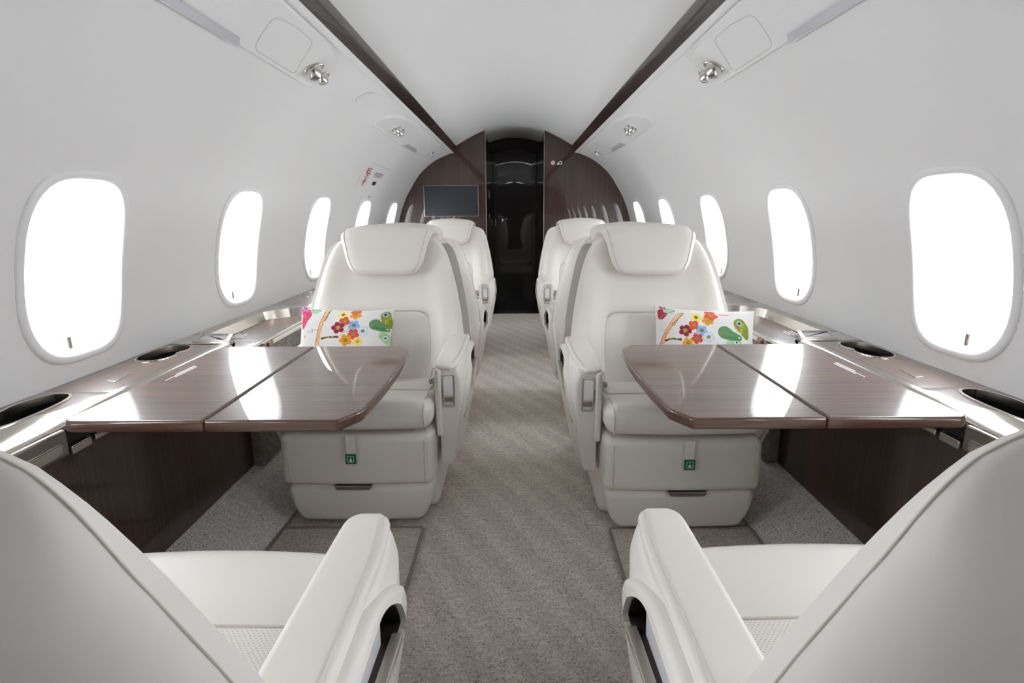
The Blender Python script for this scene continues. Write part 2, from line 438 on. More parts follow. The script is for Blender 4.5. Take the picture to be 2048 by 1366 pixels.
# bulkhead outline = wall profile + strips + ceiling arch, extended a little outward
ARCH = [(x, z) for x, z in ((p.x + .004, p.y) for p in PROF) if z > .02] + [(.535, 1.56)]
ctr = [(p.x, p.y) for p in CEIL if p.x > .27][::-1]
DX0, DX1 = -.265, .276                    # doorway
g = G()
def bulk(sg, xin):
    pts = [(xin, 0), (ARCH[0][0], 0)] + ARCH + [(q[0], q[1] + .004) for q in ctr if q[0] > abs(xin) + .01]
    ztop = interp(abs(xin), [p.x for p in CEIL if p.x >= 0], [p.y for p in CEIL if p.x >= 0]) + .004
    pts.append((xin, ztop)); return [(sg * a, b) for a, b in pts]
wf = G()
for sg, xi in ((-1, .265), (1, .276)):
    out = bulk(sg, xi); n = len(out)
    wf.add([(a, YB, b) for a, b in out] + [(a, YB + .03, b) for a, b in out], [tuple(range(n)), tuple(range(2 * n - 1, n - 1, -1))] + [(i, (i + 1) % n, n + (i + 1) % n, n + i) for i in range(n)])
tag(link('wall_front', wf.mesh('wall_front', wood_wall, False)), 'glossy dark wood forward bulkhead on both sides of the doorway', kind='structure')
# vestibule behind the bulkhead: pale soffit, black cabinets and floor, arched black door at its end
YD, YS = 6.40, 5.55
arc = [lerp(DX0, DX1, k / 20) for k in range(21)]
def zarch(x): return 1.737 - .047 * ((x - .005) / .27) ** 2
lob = G(); lob.loft([[(x, y, zarch(x)) for x in arc] for y in (YB, 5.1, YS)], False, False)
tag(link('trim_3', lob.mesh('soffit', white_ceil, True, 0)), 'pale arched soffit over the doorway', kind='structure')
lob = G(); lob.loft([[(x, y, zarch(x) - .012) for x in arc] for y in (YS, YD)], False, False); lob.loft([[(x, YS, zarch(x) + .002) for x in arc], [(x, YS, zarch(x) - .012) for x in arc]], False, False)
tag(link('trim_4', lob.mesh('dark_soffit', black_gloss, True, 30)), 'black arched ceiling deeper in the vestibule', kind='structure')
for x0, x1, nm in ((DX0 - .02, DX0, 'left'), (DX1, DX1 + .02, 'right')):
    tag(link('trim_%d' % (5 if x0 < 0 else 6), rbox(x0, x1, YB + .031, YD + .1, 0, 1.745, .003, 1).mesh('jamb', black_gloss)), 'black lacquered cabinet side on the %s of the vestibule' % nm, kind='structure')
for x in (DX0 + .004, DX1 - .004):
    tag(link('trim_%d' % (11 if x < 0 else 12), rbox(x - .003, x + .003, YB - .004, YB + .012, .0, 1.685, .002, 1).mesh('edge_trim', nickel_dark)), 'thin metal edge strip on the %s side of the doorway' % ('left' if x < 0 else 'right'), kind='structure')
tag(link('trim_13', rbox(DX0, DX1, YB + .02, YD + .1, -.02, .0035, .001, 1).mesh('vestibule_floor', black_gloss)), 'black glossy floor of the vestibule past the doorway', kind='structure')
L0, L1 = DX0 + .012, DX1 - .012
def zl(x): return 1.722 - .05 * ((x - .007) / .26) ** 2
inner = [(L0, .0), (L0, zl(L0))] + [(lerp(L0, L1, k / 20), zl(lerp(L0, L1, k / 20))) for k in range(1, 20)] + [(L1, zl(L1)), (L1, .0)]
outer = [(DX0 - .01, 0), (DX0 - .01, zarch(DX0) + .01)] + [(x, zarch(x) + .012) for x in arc[1:-1]] + [(DX1 + .01, zarch(DX1) + .01), (DX1 + .01, 0)]
df = G(); df.loft([[(a, YD, b) for a, b in outer], [(a, YD, b) for a, b in inner], [(a, YD + .03, b) for a, b in inner]], False, False)
tag(link('trim_7', df.mesh('door_frame', black_gloss, True, 30)), 'black arched frame round the door', kind='structure')
dr = slab(inner, lambda u, v, d: (u, d, v), YD + .055, YD + .018, .001)
door = tag(link('door_1', dr.mesh('door', door_mat, True, 30)), 'glossy black arched door with a round chrome knob', kind='structure')
KX, KZ = -.152, .862
kn = lathe([(.0, 0), (.013, 0), (.013, .006), (.009, .012), (.009, .02), (.022, .028), (.025, .038), (.018, .048), (0, .051)], 20, None, lambda x, y, z: (KX + x, YD + .018 - z, KZ + y))
link('door_knob', kn.mesh('door_knob', chrome), door)
lk = lathe([(0, 0), (.008, 0), (.008, .006), (0, .007)], 14, None, lambda x, y, z: (KX + .055 + x, YD + .018 - z, KZ + .018 + y)); link('door_lock', lk.mesh('door_lock', nickel), door)
link('door_handle', rbox(-.245, -.235, YD + .006, YD + .019, .80, .885, .002, 2).mesh('door_handle', nickel), door)
for zz, hh in ((1.10, .09), (.905, .045)):
    sw = G(); rbox(DX0, DX0 + .006, 5.20, 5.38, zz, zz + hh, .002, 2, g=sw)
    o = link('wall_switch', sw.mesh('wall_switch', black_plastic)); tag(o, ('black switch panel on the dark cabinet inside the doorway, upper one' if zz > 1.0 else 'small square grey switch on the dark cabinet inside the doorway, lower one'), 'switch')
    link('switch_key', rbox(DX0 + .005, DX0 + .008, 5.24, 5.34, zz + hh * .2, zz + hh * .8, .001, 1).mesh('switch_key', nickel_dark), o)
# aft end of the cabin (behind the camera)
out = [(-a, b) for a, b in bulk(1, 0.0)][::-1] + bulk(1, 0.0)
n = len(out)
tag(link('wall_back', G().add([(a, YA, b) for a, b in out], [tuple(range(n))]).mesh('wall_back', wood_wall, False)), 'plain aft wall of the cabin behind the seats', kind='structure')
# carpet floor
fl = G(); nx, ny = 4, 20
fl.loft([[(lerp(-.96, .96, i / nx), lerp(YA, YB + .02, j / ny), 0) for i in range(nx + 1)] for j in range(ny + 1)], False, False)
tag(link('floor', fl.mesh('floor', carpet_mat, True, 0)), 'greige loop pile carpet with faint diagonal bands', kind='structure')
for sg in (-1, 1):
    kk = G(); sec = [(.722, .001), (.726, .006), (.80, .047), (.905, .104), (.93, .105), (.93, .0)]
    kk.loft([[(sg * a, y, b) for a, b in sec] for y in [lerp(YA, YB, k / 12) for k in range(13)]], False, False)
    tag(link('baseboard_' + SIDE[sg], kk.mesh('kick', kick_mat, True, 50)), 'sloping grey carpeted kick panel along the %s side' % SIDE[sg], kind='structure')
    me_ = rbox(.716, .7225, YA, YB, 0, .006, .002, 1).mir(sg).mesh('kick_edge', nickel_dark)
    tag(link('trim_%d' % (8 if sg < 0 else 9), me_), 'thin metal edge at the foot of the %s carpeted kick panel' % SIDE[sg], kind='structure')
for sg, y0, y1 in ((-1, .20, 1.385), (1, .21, 1.375)):
    fm = empty('floor_mat', (sg * .5, (y0 + y1) / 2, 0), 'grey carpet mat with a taped edge between the facing seats on the %s' % SIDE[sg], 'mat', 'carpet mats')
    hx = .214; hy = (y1 - y0) / 2
    link('pile', rbox(-hx, hx, -hy, hy, 0.0005, .009, .004, 2).mesh('pile', mat_mat), fm)
    bd = G(); c_ = rpoly([(-hx, -hy), (hx, -hy), (hx, hy), (-hx, hy)], .012, 4); tube([(a, b, .007) for a, b in c_], .0055, 6, bd, True)
    link('binding', bd.mesh('binding', binding_mat), fm)
# ---------------------------------------------------------------- seats
# local frame: x across (aisle side +), y backwards from the footrest front, z up
def yb(z): return .35 + (z - .37) * .348           # front face of the backrest
HW_Z = [.30, .38, .50, .60, .70, .76, .80, .83, .852, .866, .872]
HW_X = [.292, .295, .297, .283, .263, .247, .233, .217, .200, .175, .128]
def hw(z): return interp(z, HW_Z, HW_X)
SEAT_PARTS = []                                    # (name, parent index, G, material, sharp angle)
def sp(name, g, m, par=None, ang=40):
    SEAT_PARTS.append((name, par, g, m, ang)); return len(SEAT_PARTS) - 1

def build_seat_parts():
    # plinth
    g = rbox(-.20, .225, .06, .50, 0.0, .20, .03, 3, (2, 2, 2)).map(lambda x, y, z: (x, y + (.05 * (1 - z / .2)), z))
    sp('plinth', g, shell_mat)
    sp('rear_foot', rbox(-.17, .215, .44, .60, 0, .09, .015, 2), black_plastic)
    # lower legrest block with rounded lower corners
    def low(x, y, z):
        k = interp(z, [.015, .03, .06, .10, .147], [.80, .865, .93, .975, 1.0])
        return (x * k, y + .012 * (1 - sm((z - .015) / .09)) - .006 * (1 - (x / .225) ** 2), z)
    sp('lower_legrest', rbox(-.224, .224, .004, .20, .016, .147, .022, 4, (6, 2, 6)).map(low), leath)
    def upp(x, y, z): return (x, y - .010 * (1 - (x / .23) ** 2) - .004 * (1 - ((z - .23) / .08) ** 2), z)
    up = sp('legrest', rbox(-.230, .229, .0, .22, .150, .312, .020, 4, (8, 2, 5)).map(upp), leath)
    for x in (-.205, .204):
        pts = [upp(x, y, z) for y, z in ((.10, .3125), (.03, .3125), (.008, .305), (.0, .292), (-.0005, .23), (0, .17), (.006, .156))]
        sp('seam', tube(pts, .0016, 5), stitch_mat, up)
    hd = G(); slab(rpoly([(-.058, .152), (.058, .152), (.050, .138), (-.050, .138)], .004, 3), lambda u, v, d: (u - .015, d, v), .02, -.0095, .002, hd)
    sp('legrest_pull', hd, nickel_dark)
    # strap with tag
    st = G(); rows = [(-.0165, .3165), (-.0205, .305), (-.0225, .28), (-.0225, .262)]
    st.loft([[(-.026 + .004 * k / 3, y, z), (.004 + .004 * k / 3, y, z), (.004 + .004 * k / 3, y + .003, z), (-.026 + .004 * k / 3, y + .003, z)] for k, (y, z) in enumerate(rows)], True, True)
    s_ = sp('strap', st, leath)
    for x_ in (-.0235, .0055): sp('strap_stitch', tube([(x_ + .004 * k / 3, y - .0006, z) for k, (y, z) in enumerate(rows)], .0009, 5), stitch_mat, s_)
    sp('tag', rbox(-.025, .006, -.0245, -.0215, .231, .263, .001, 1), green_tag, s_)
    ic = G(); o_ = rpoly([(-.0195, .237), (.0005, .237), (.0005, .2575), (-.0195, .2575)], .004, 3); i_ = inset(o_, .0016); n = len(o_)
    ic.loft([[(a, -.0249, b) for a, b in o_], [(a, -.0249, b) for a, b in i_]], True, False)
    ic.add([(-.0095 + .0042 * math.cos(t), -.0249, .2435 + .0042 * math.sin(t)) for t in [2 * math.pi * k / 12 for k in range(12)]], [tuple(range(12))])
    ic.quad((-.0105, -.0249, .2435), (-.0085, -.0249, .2435), (-.0085, -.0249, .254), (-.0105, -.0249, .254))
    sp('tag_symbol', ic, white_print, s_, 0)
    # cushion
    def cu(x, y, z):
        top = sm((z - .33) / .07)
        drop = -.055 * max(0, (y - .05) / .35) + .004 * (1 - (x / .23) ** 2) * sm((.2 - abs(y - .1)) / .1)
        return (x, y - .012 * (1 - (x / .23) ** 2) * (1 - sm(y / .12)), z + top * drop)
    cz = sp('cushion', rbox(-.229, .229, -.002, .40, .322, .411, .036, 5, (8, 8, 2)).map(cu), leath)
    ins = G(); o_ = rpoly([(-.190, .15), (.190, .15), (.190, .42), (-.190, .42)], .02, 3)
    def ci(u, v, d): return (u, v, .411 - .055 * (v - .05) / .35 + d)
    ins = rbox(-.20, .20, .150, .385, -.02, .0035, .004, 2, (6, 5, 1)).map(lambda x, y, z: ci(x, y, z + .0012))
    sp('cushion_insert', ins, perf_seat, cz)
    sp('cushion_seam', tube([cu(x, .148, .4105) + (0,) if False else tuple(Vector(cu(x, .148, .411)) + Vector((0, 0, .0005))) for x in [lerp(-.20, .20, k / 10) for k in range(11)]], .0022, 5), stitch_mat, cz)
    for x in (-.206, .206):
        pts = [cu(x, y, z) for y, z in ((.10, .412), (.05, .4115), (.012, .402), (-.0025, .385), (-.003, .350), (.01, .328))]
        sp('seam', tube(pts, .0016, 5), stitch_mat, cz)
    # backrest: bolsters stand proud round a recessed perforated insert
    def back(x, y, z):
        w = hw(z) / .303; X = x * w
        a = abs(x) / .303; front = 1 - sm(y / .05)
        low_ = 1 - sm((z - .575) / .05)
        bol = .031 * math.exp(-((a - .80) / .16) ** 2) * (1 - .75 * sm((z - .60) / .2))
        rec = .020 * (1 - sm((a - .50) / .14)) * low_
        mid_ = -.004 * math.exp(-((z - .655) / .06) ** 2) * (1 - sm((a - .5) / .3))
        edge = -.016 * sm((a - .86) / .14) ** 2
        thin = 1 - .35 * sm((z - .60) / .25)
        return (X, yb(z) + y * thin + front * (-bol + rec - mid_ - edge), z)
    b0 = sp('backrest', rbox(-.303, .303, 0, .062, .34, .872, .026, 4, (22, 2, 26)).map(back), leath)
    def ib(x, y, z): return (x, yb(z) + y, z)
    half = rpoly([(-.178, .355), (.178, .355), (.165, .600), (-.165, .600)], [.005, .005, .06, .06], 7)
    sp('back_insert', slab(half, lambda u, v, d: (u, yb(v) + d - .004 * math.exp(-((v - .46) / .09) ** 2), v), .03, .006, .008), perf_back, b0)
    o_ = [(u, yb(v) + .010, v) for u, v in inset(half, -.003)]
    sp('insert_seam', tube(o_, .0028, 5, None, True), stitch_mat, b0)
    pts = []
    for z in [lerp(.40, .84, k / 14) for k in range(15)]: pts.append(back(.292, .012, z))
    sp('seam', tube(pts, .0018, 5), stitch_mat, b0)
    # shell behind the backrest: wraps round both sides up to a thin rim, runs down past the cushion
    SZ = [.20, .28, .36, .525, .645, .743, .785, .812, .832, .846, .856, .863]
    SX = [.280, .300, .314, .315, .295, .273, .261, .251, .240, .224, .203, .155]
    def rimy(z): return yb(max(z, .37)) + .015
    def ring(z, n=30):
        w = interp(z, SZ, SX); ry = rimy(z); D = (.525 + (z - .25) * .135 - ry) * (1 - .72 * sm((z - .74) / .125)) * (1 - .25 * sm((.27 - z) / .07)); out = []
        for k in range(n + 1):
            th = math.pi * k / n; c, s_ = math.cos(th), math.sin(th)
            out.append(((w if c > 0 else -(w - .013)) * (abs(c) ** .74), ry + D * abs(s_) ** .86, z))
        return out
    zs = [.20, .215, .24, .28, .33, .40, .47, .54, .60, .66, .70, .74, .77, .79, .805, .82, .832, .842, .850, .857, .862, .864]
    b_s = sp('back_shell', G().loft([ring(z) for z in zs], True, True), shell_mat, None, 50)
    for side_ in (0, 1):
        pts = []
        for z in [.25, .30, .36, .44, .52, .60, .66, .72, .76, .79, .812, .83, .842, .85]:
            r_ = ring(z, 60); pts.append(Vector(r_[2] if side_ == 0 else r_[-3]))
        sp('shell_seam', tube(catmull(pts, 4), .0010, 6), stitch_mat, b_s)
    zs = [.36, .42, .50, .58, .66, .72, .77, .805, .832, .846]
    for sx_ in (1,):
        sp('shell_shade', G().loft([[(sx_ * (hw(z) - .022), yb(z) + .0135, z), (sx_ * (interp(z, SZ, SX) - .0008), rimy(z) - .0015, z)] for z in zs], False, False), shell_shade_mat, b_s, 0)  # dark strip painted in for the shade between back-to-back shells
    # headrest: pad folding over the top of the backrest
    prof_ = catmull([(.438, .736), (.450, .775), (.463, .835), (.474, .876), (.498, .8985), (.545, .901), (.590, .893), (.604, .868)], 5)
    L = len(prof_); acc = [0]
    for a, b in zip(prof_, prof_[1:]): acc.append(acc[-1] + (b - a).length)
    rings = []
    for i, p in enumerate(prof_):
        a = prof_[max(0, i - 1)]; b = prof_[min(L - 1, i + 1)]; t = (b - a).normalized(); nn = Vector((-t.y, t.x))  # towards the front/up
        u = acc[i] / acc[-1]; d = acc[i]
        w = interp(d, [0, .008, .02, .045, .08, .14, .165, .20, .24, .30], [.085, .108, .124, .139, .149, .163, .168, .172, .180, .176])
        th = .017 * min(1, (.25 + d / .02)) * (1 if u < .9 else lerp(1, .6, (u - .9) / .1))
        sec = []
        M_ = 14
        for k in range(M_ + 1):
            x = -1 + 2 * k / M_; sec.append((x, 1))
        cr = []
        for x, s_ in sec: cr.append((x, (1 - abs(x) ** 8) ** .5))
        ring = []
        for x, e in cr:
            arch = -.016 * x * x * sm((u - .35) / .2); bul = .010 * (1 - x * x) * (1 - sm((u - .5) / .2))
            y, z = p + nn * (th * e + bul); ring.append((x * w, y, z + arch))
        for x, e in cr[::-1][1:-1]:
            arch = -.016 * x * x * sm((u - .35) / .2)
            y, z = p - nn * th * e; ring.append((x * w, y, z + arch))
        rings.append(ring)
    hr = sp('headrest', G().loft(rings, True, True), leath, None, 60)
    edge = []
    for sgn in (1, -1):
        seq = range(2, 22)
        e_ = []
        for i in seq:
            r_ = rings[i]; q = Vector(r_[0 if sgn < 0 else 14]); q2 = Vector(r_[1 if sgn < 0 else 13]); e_.append(q2.lerp(q, .35) + Vector((0, -.0012, 0)))
        edge.append(e_)
    sp('headrest_piping', tube(edge[1][::-1] + edge[0], .0022, 5), stitch_mat, hr)
    # window-side arm: plain low shell
    sp('window_arm', rbox(-.292, -.236, .03, .46, .20, .49, .022, 3, (2, 6, 6)).map(lambda x, y, z: (x + .03 * (1 - sm((z - .2) / .22)) * (1 if x < -.26 else .3), y + .05 * (1 - sm((z - .2) / .2)) * (1 if y < .2 else 0), z + .03 * y / .46)), leath)
    # aisle-side arm
    armo = rpoly([(.088, .162), (.066, .503), (.11, .508), (.36, .510), (.47, .46), (.50, .33), (.43, .19)], [.02, .02, .05, .05, .09, .09, .08], 6)
    pock = rpoly([(.092, .325), (.180, .412), (.40, .432), (.41, .470), (.36, .493), (.225, .493), (.185, .470), (.150, .42)], [.006, .02, .01, .02, .03, .04, .03, .03], 5)
    pc = (.24, .452)
    def taper(z, y): return interp(z, [.16, .30, .40, .46, .50, .53], [.288, .316, .331, .332, .322, .310]) - 1.05 * max(0, .20 - y) ** 2 - .02 * sm((y - .36) / .14)
    def pado(y): return .312 - .75 * max(0, .20 - y) ** 2 - .012 * max(0, (.078 - y) / .028) ** 2
    def fa(u, v, d):                       # d: 0 inner face .. 1 outer skin
        xo = taper(v, u); return (lerp(.243, xo, d), u, v)
    ag = holed(armo, inset(pock, -.010), pc, fa, 0.0, .93, .30, .010, None, 5, .12)
    arm = sp('armrest', ag, shell_mat, None, 50)
    sd = rpoly([(.104, .185), (.088, .33), (.105, .42), (.16, .478), (.23, .508), (.37, .512), (.44, .46), (.46, .33), (.42, .205)], [.03, .05, .05, .06, .06, .06, .08, .08, .06], 6)
    sp('arm_side_panel', holed(sd, pock, pc, fa, .86, 1.07, .35, .008, None, 6, .10), leath, arm, 50)
    pl = [ray_poly(pc, a, inset(pock, .0015)) for a in [2 * math.pi * k / 72 for k in range(72)]]
    sp('arm_pocket', G().loft([[fa(u, v, .98) for u, v in pl], [fa(u, v, .42) for u, v in pl]], True, False).add([fa(u, v, .42) for u, v in pl], [tuple(range(72))]), mat_pocket, arm, 30)
    fl_ = rpoly([(.102, .321), (.181, .405), (.40, .425), (.40, .436), (.179, .417), (.096, .330)], .003, 2)
    sp('pocket_lip', slab(fl_, lambda u, v, d: (taper(v, u) + d, u, v), -.008, .007, .0015), lip_mat, arm)
    # padded top, wrapping down the inner front corner
    pad = rpoly([(.052, .495), (.048, .507), (.080, .5175), (.13, .5205), (.37, .526), (.405, .522), (.40, .490), (.14, .482), (.095, .482), (.066, .494)], [.004, .012, .03, .08, .02, .01, .01, .03, .02, .006], 5)
    def padf(u, v, d): return (lerp(.2335 + .012 * max(0, (.078 - u) / .028) ** 2, pado(u), d), u, v)
    pg = slab(pad, padf, 0.0, 1.0, .12, None, 4)
    pg = slab(pad, lambda u, v, d: (d, u, v), 0.0, .078, .011, None, 5).map(lambda x, y, z: padf(y, z, x / .078))
    sp('arm_pad', pg, leath, arm, 60)
    sp('arm_pad_drape', rbox(.2335, .252, .046, .082, .278, .500, .008, 3).map(lambda x, y, z: (x, y + (.50 - z) * .05, z)), leath, arm)
    sp('pad_seam', tube([(pado(p.x) - .011, p.x, p.y) for p in catmull([(.070, .5145), (.085, .5178), (.13, .5205), (.20, .522), (.38, .526)], 6)], .0014, 5), stitch_mat, arm)
    # latch on the front of the arm
    def lf(u, v, d): return (u - .002, .0662 + (.498 - v) * .0655 + d, v)
    fr = rpoly([(.2555, .372), (.2935, .372), (.2935, .478), (.2555, .478)], .006, 4)
    lt = sp('latch_bezel', holed(fr, inset(fr, .004), (.2745, .425), lf, .01, -.004, .012, .001, None, 1), chrome, arm)
    sp('latch_recess', G().add([lf(u, v, .004) for u, v in inset(fr, .002)], [tuple(range(len(fr)))]), dark_gap, arm, 0)
    sp('latch_lever', slab(rpoly([(.2602, .413), (.2888, .413), (.2888, .4735), (.2602, .4735)], .005, 4), lambda u, v, d: (lf(u, v, d)[0], lf(u, v, d)[1] - .012 * ((.4735 - v) / .06) ** .8 if v < .4735 else lf(u, v, d)[1], v), .003, -.004, .002), lever_mat, arm)
    sp('latch_catch', slab(rpoly([(.261, .386), (.288, .386), (.288, .402), (.261, .402)], .002, 2), lf, .004, -.001, .001), nickel, arm)
    # belt
    bz = .392
    bl = sp('seat_belt', slab(rpoly([(-.011, 0), (.011, 0), (.011, .075), (-.011, .075)], .003, 2), lambda u, v, d: (.216 - d * .2, .30 + u + v * .25, bz - .004 + v * .85), 0, .012, .001), belt_mat)
    sp('belt_buckle', rbox(.184, .222, .250, .300, .388, .408, .006, 2).map(lambda x, y, z: (x, y, z + (y - .262) * .5)), nickel, bl)
    sp('belt_ring', tube([(.200 + .016 * math.cos(t), .243, .394 + .014 * math.sin(t)) for t in [2 * math.pi * k / 14 for k in range(14)]], .003, 6, None, True), nickel, bl)
lip_mat = mat('pocket_lip_bronze', (.50, .46, .40), .35, .5)
lever_mat = mat('lever_satin', (.86, .86, .87), .28, .25)
mat_pocket = mat('pocket_lining', (.035, .028, .024), .55)
build_seat_parts()
SEAT_MESH = {1: [], -1: []}
for nm, par, g, m, ang in SEAT_PARTS:
    SEAT_MESH[1].append(g.mesh(nm, m, True, ang))
    g2 = G(); g2.V = [(-x, y, z) for x, y, z in g.V]; g2.F = [f[::-1] for f in g.F]
    SEAT_MESH[-1].append(g2.mesh(nm + '_mirrored', m, True, ang))
def seat(hand, loc, rz, label, group, back=0.0, rim=False):  # rim: adds the painted shade strip beside the backrest
    e = empty('cabin_seat', loc, label, 'seat', group, rz); made = []
    for (nm, par, g, m, ang), me in zip(SEAT_PARTS, SEAT_MESH[hand]):
        if nm == 'shell_shade' and not rim: made.append(None); continue
        made.append(link(nm, me, made[par] if par is not None else e))
        if par is None and nm in ('backrest', 'back_shell', 'headrest'): made[-1].location.y = back * (.45 if nm == 'headrest' else 1)   # seat back set a little more upright
    return e
SG_ = 'cream leather cabin seats'
YM = {-1: 1.39, 1: 1.345}; YN = {-1: .745, 1: .755}; YT = {-1: 2.66, 1: 2.63}; YF = {-1: 3.18, 1: 3.16}
XM = {-1: -.478, 1: .489}; XN = {-1: -.488, 1: .484}; XT = {-1: -.476, 1: .484}; XF = {-1: -.468, 1: .484}
for sg in (-1, 1):
    sd_ = SIDE[sg]; a = 1 if sg < 0 else -1
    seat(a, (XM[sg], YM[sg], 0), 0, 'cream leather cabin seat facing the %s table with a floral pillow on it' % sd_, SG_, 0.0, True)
    seat(-a, (XN[sg], YN[sg], 0), math.pi, 'cream leather cabin seat seen from behind in the %s foreground' % sd_, SG_, -.02)
    seat(-a, (XT[sg], YT[sg], 0), math.pi, 'cream leather cabin seat back to back with the %s pillow seat' % sd_, SG_)
    seat(a, (XF[sg], YF[sg], 0), 0, 'farthest cream leather cabin seat on the %s by the wood bulkhead' % sd_, SG_)
def seatpt(hand, loc, rz, p):
    x, y, z = p; x *= hand; c, s = math.cos(rz), math.sin(rz); return (loc[0] + x * c - y * s, loc[1] + x * s + y * c, loc[2] + z)
# cards and papers in the arm pockets
def card(name, label, cat, hand, loc, rz, x, y0, y1, z0, z1, m, th=.0016, lean=0.0, group=None):
    g = rbox(-th, th, y0, y1, z0, z1, .0008, 1)
    g.V = [seatpt(hand, loc, rz, (x + v[0] + (v[2] - z0) * lean, v[1], v[2])) for v in g.V]
    return tag(link(name, g.mesh(name, m)), label, cat, group)
nl = (-1, (XN[-1], YN[-1], 0), math.pi); nr = (1, (XN[1], YN[1], 0), math.pi)
card('safety_card', 'white folded card sticking up in the left foreground arm pocket', 'card', *nl, .311, .195, .38, .39, .468, card_white, lean=.02)
card('safety_card', 'grey card behind the white one in the left foreground arm pocket', 'card', *nl, .302, .225, .40, .39, .472, card_grey, lean=.02)
card('safety_card', 'thin pale card at the outer side of the right foreground arm pocket', 'card', *nr, .312, .19, .38, .39, .462, card_white, lean=.02)
g = tube([seatpt(*nr, (.298, .20 + .05 * k, .466 - .012 * k)) for k in range(5)], [.002, .006, .0085, .0095, .009], 10)
tag(link('pen', g.mesh('pen', card_dark)), 'glossy dark slim case in the right foreground arm pocket', 'case')
card('safety_card', 'white card in the arm pocket of the left pillow seat', 'card', 1, (XM[-1], YM[-1], 0), 0, .308, .17, .35, .38, .448, card_white, lean=.02)
card('safety_card', 'white card in the arm pocket of the right pillow seat', 'card', -1, (XM[1], YM[1], 0), 0, .308, .17, .35, .38, .448, card_white, lean=.02)
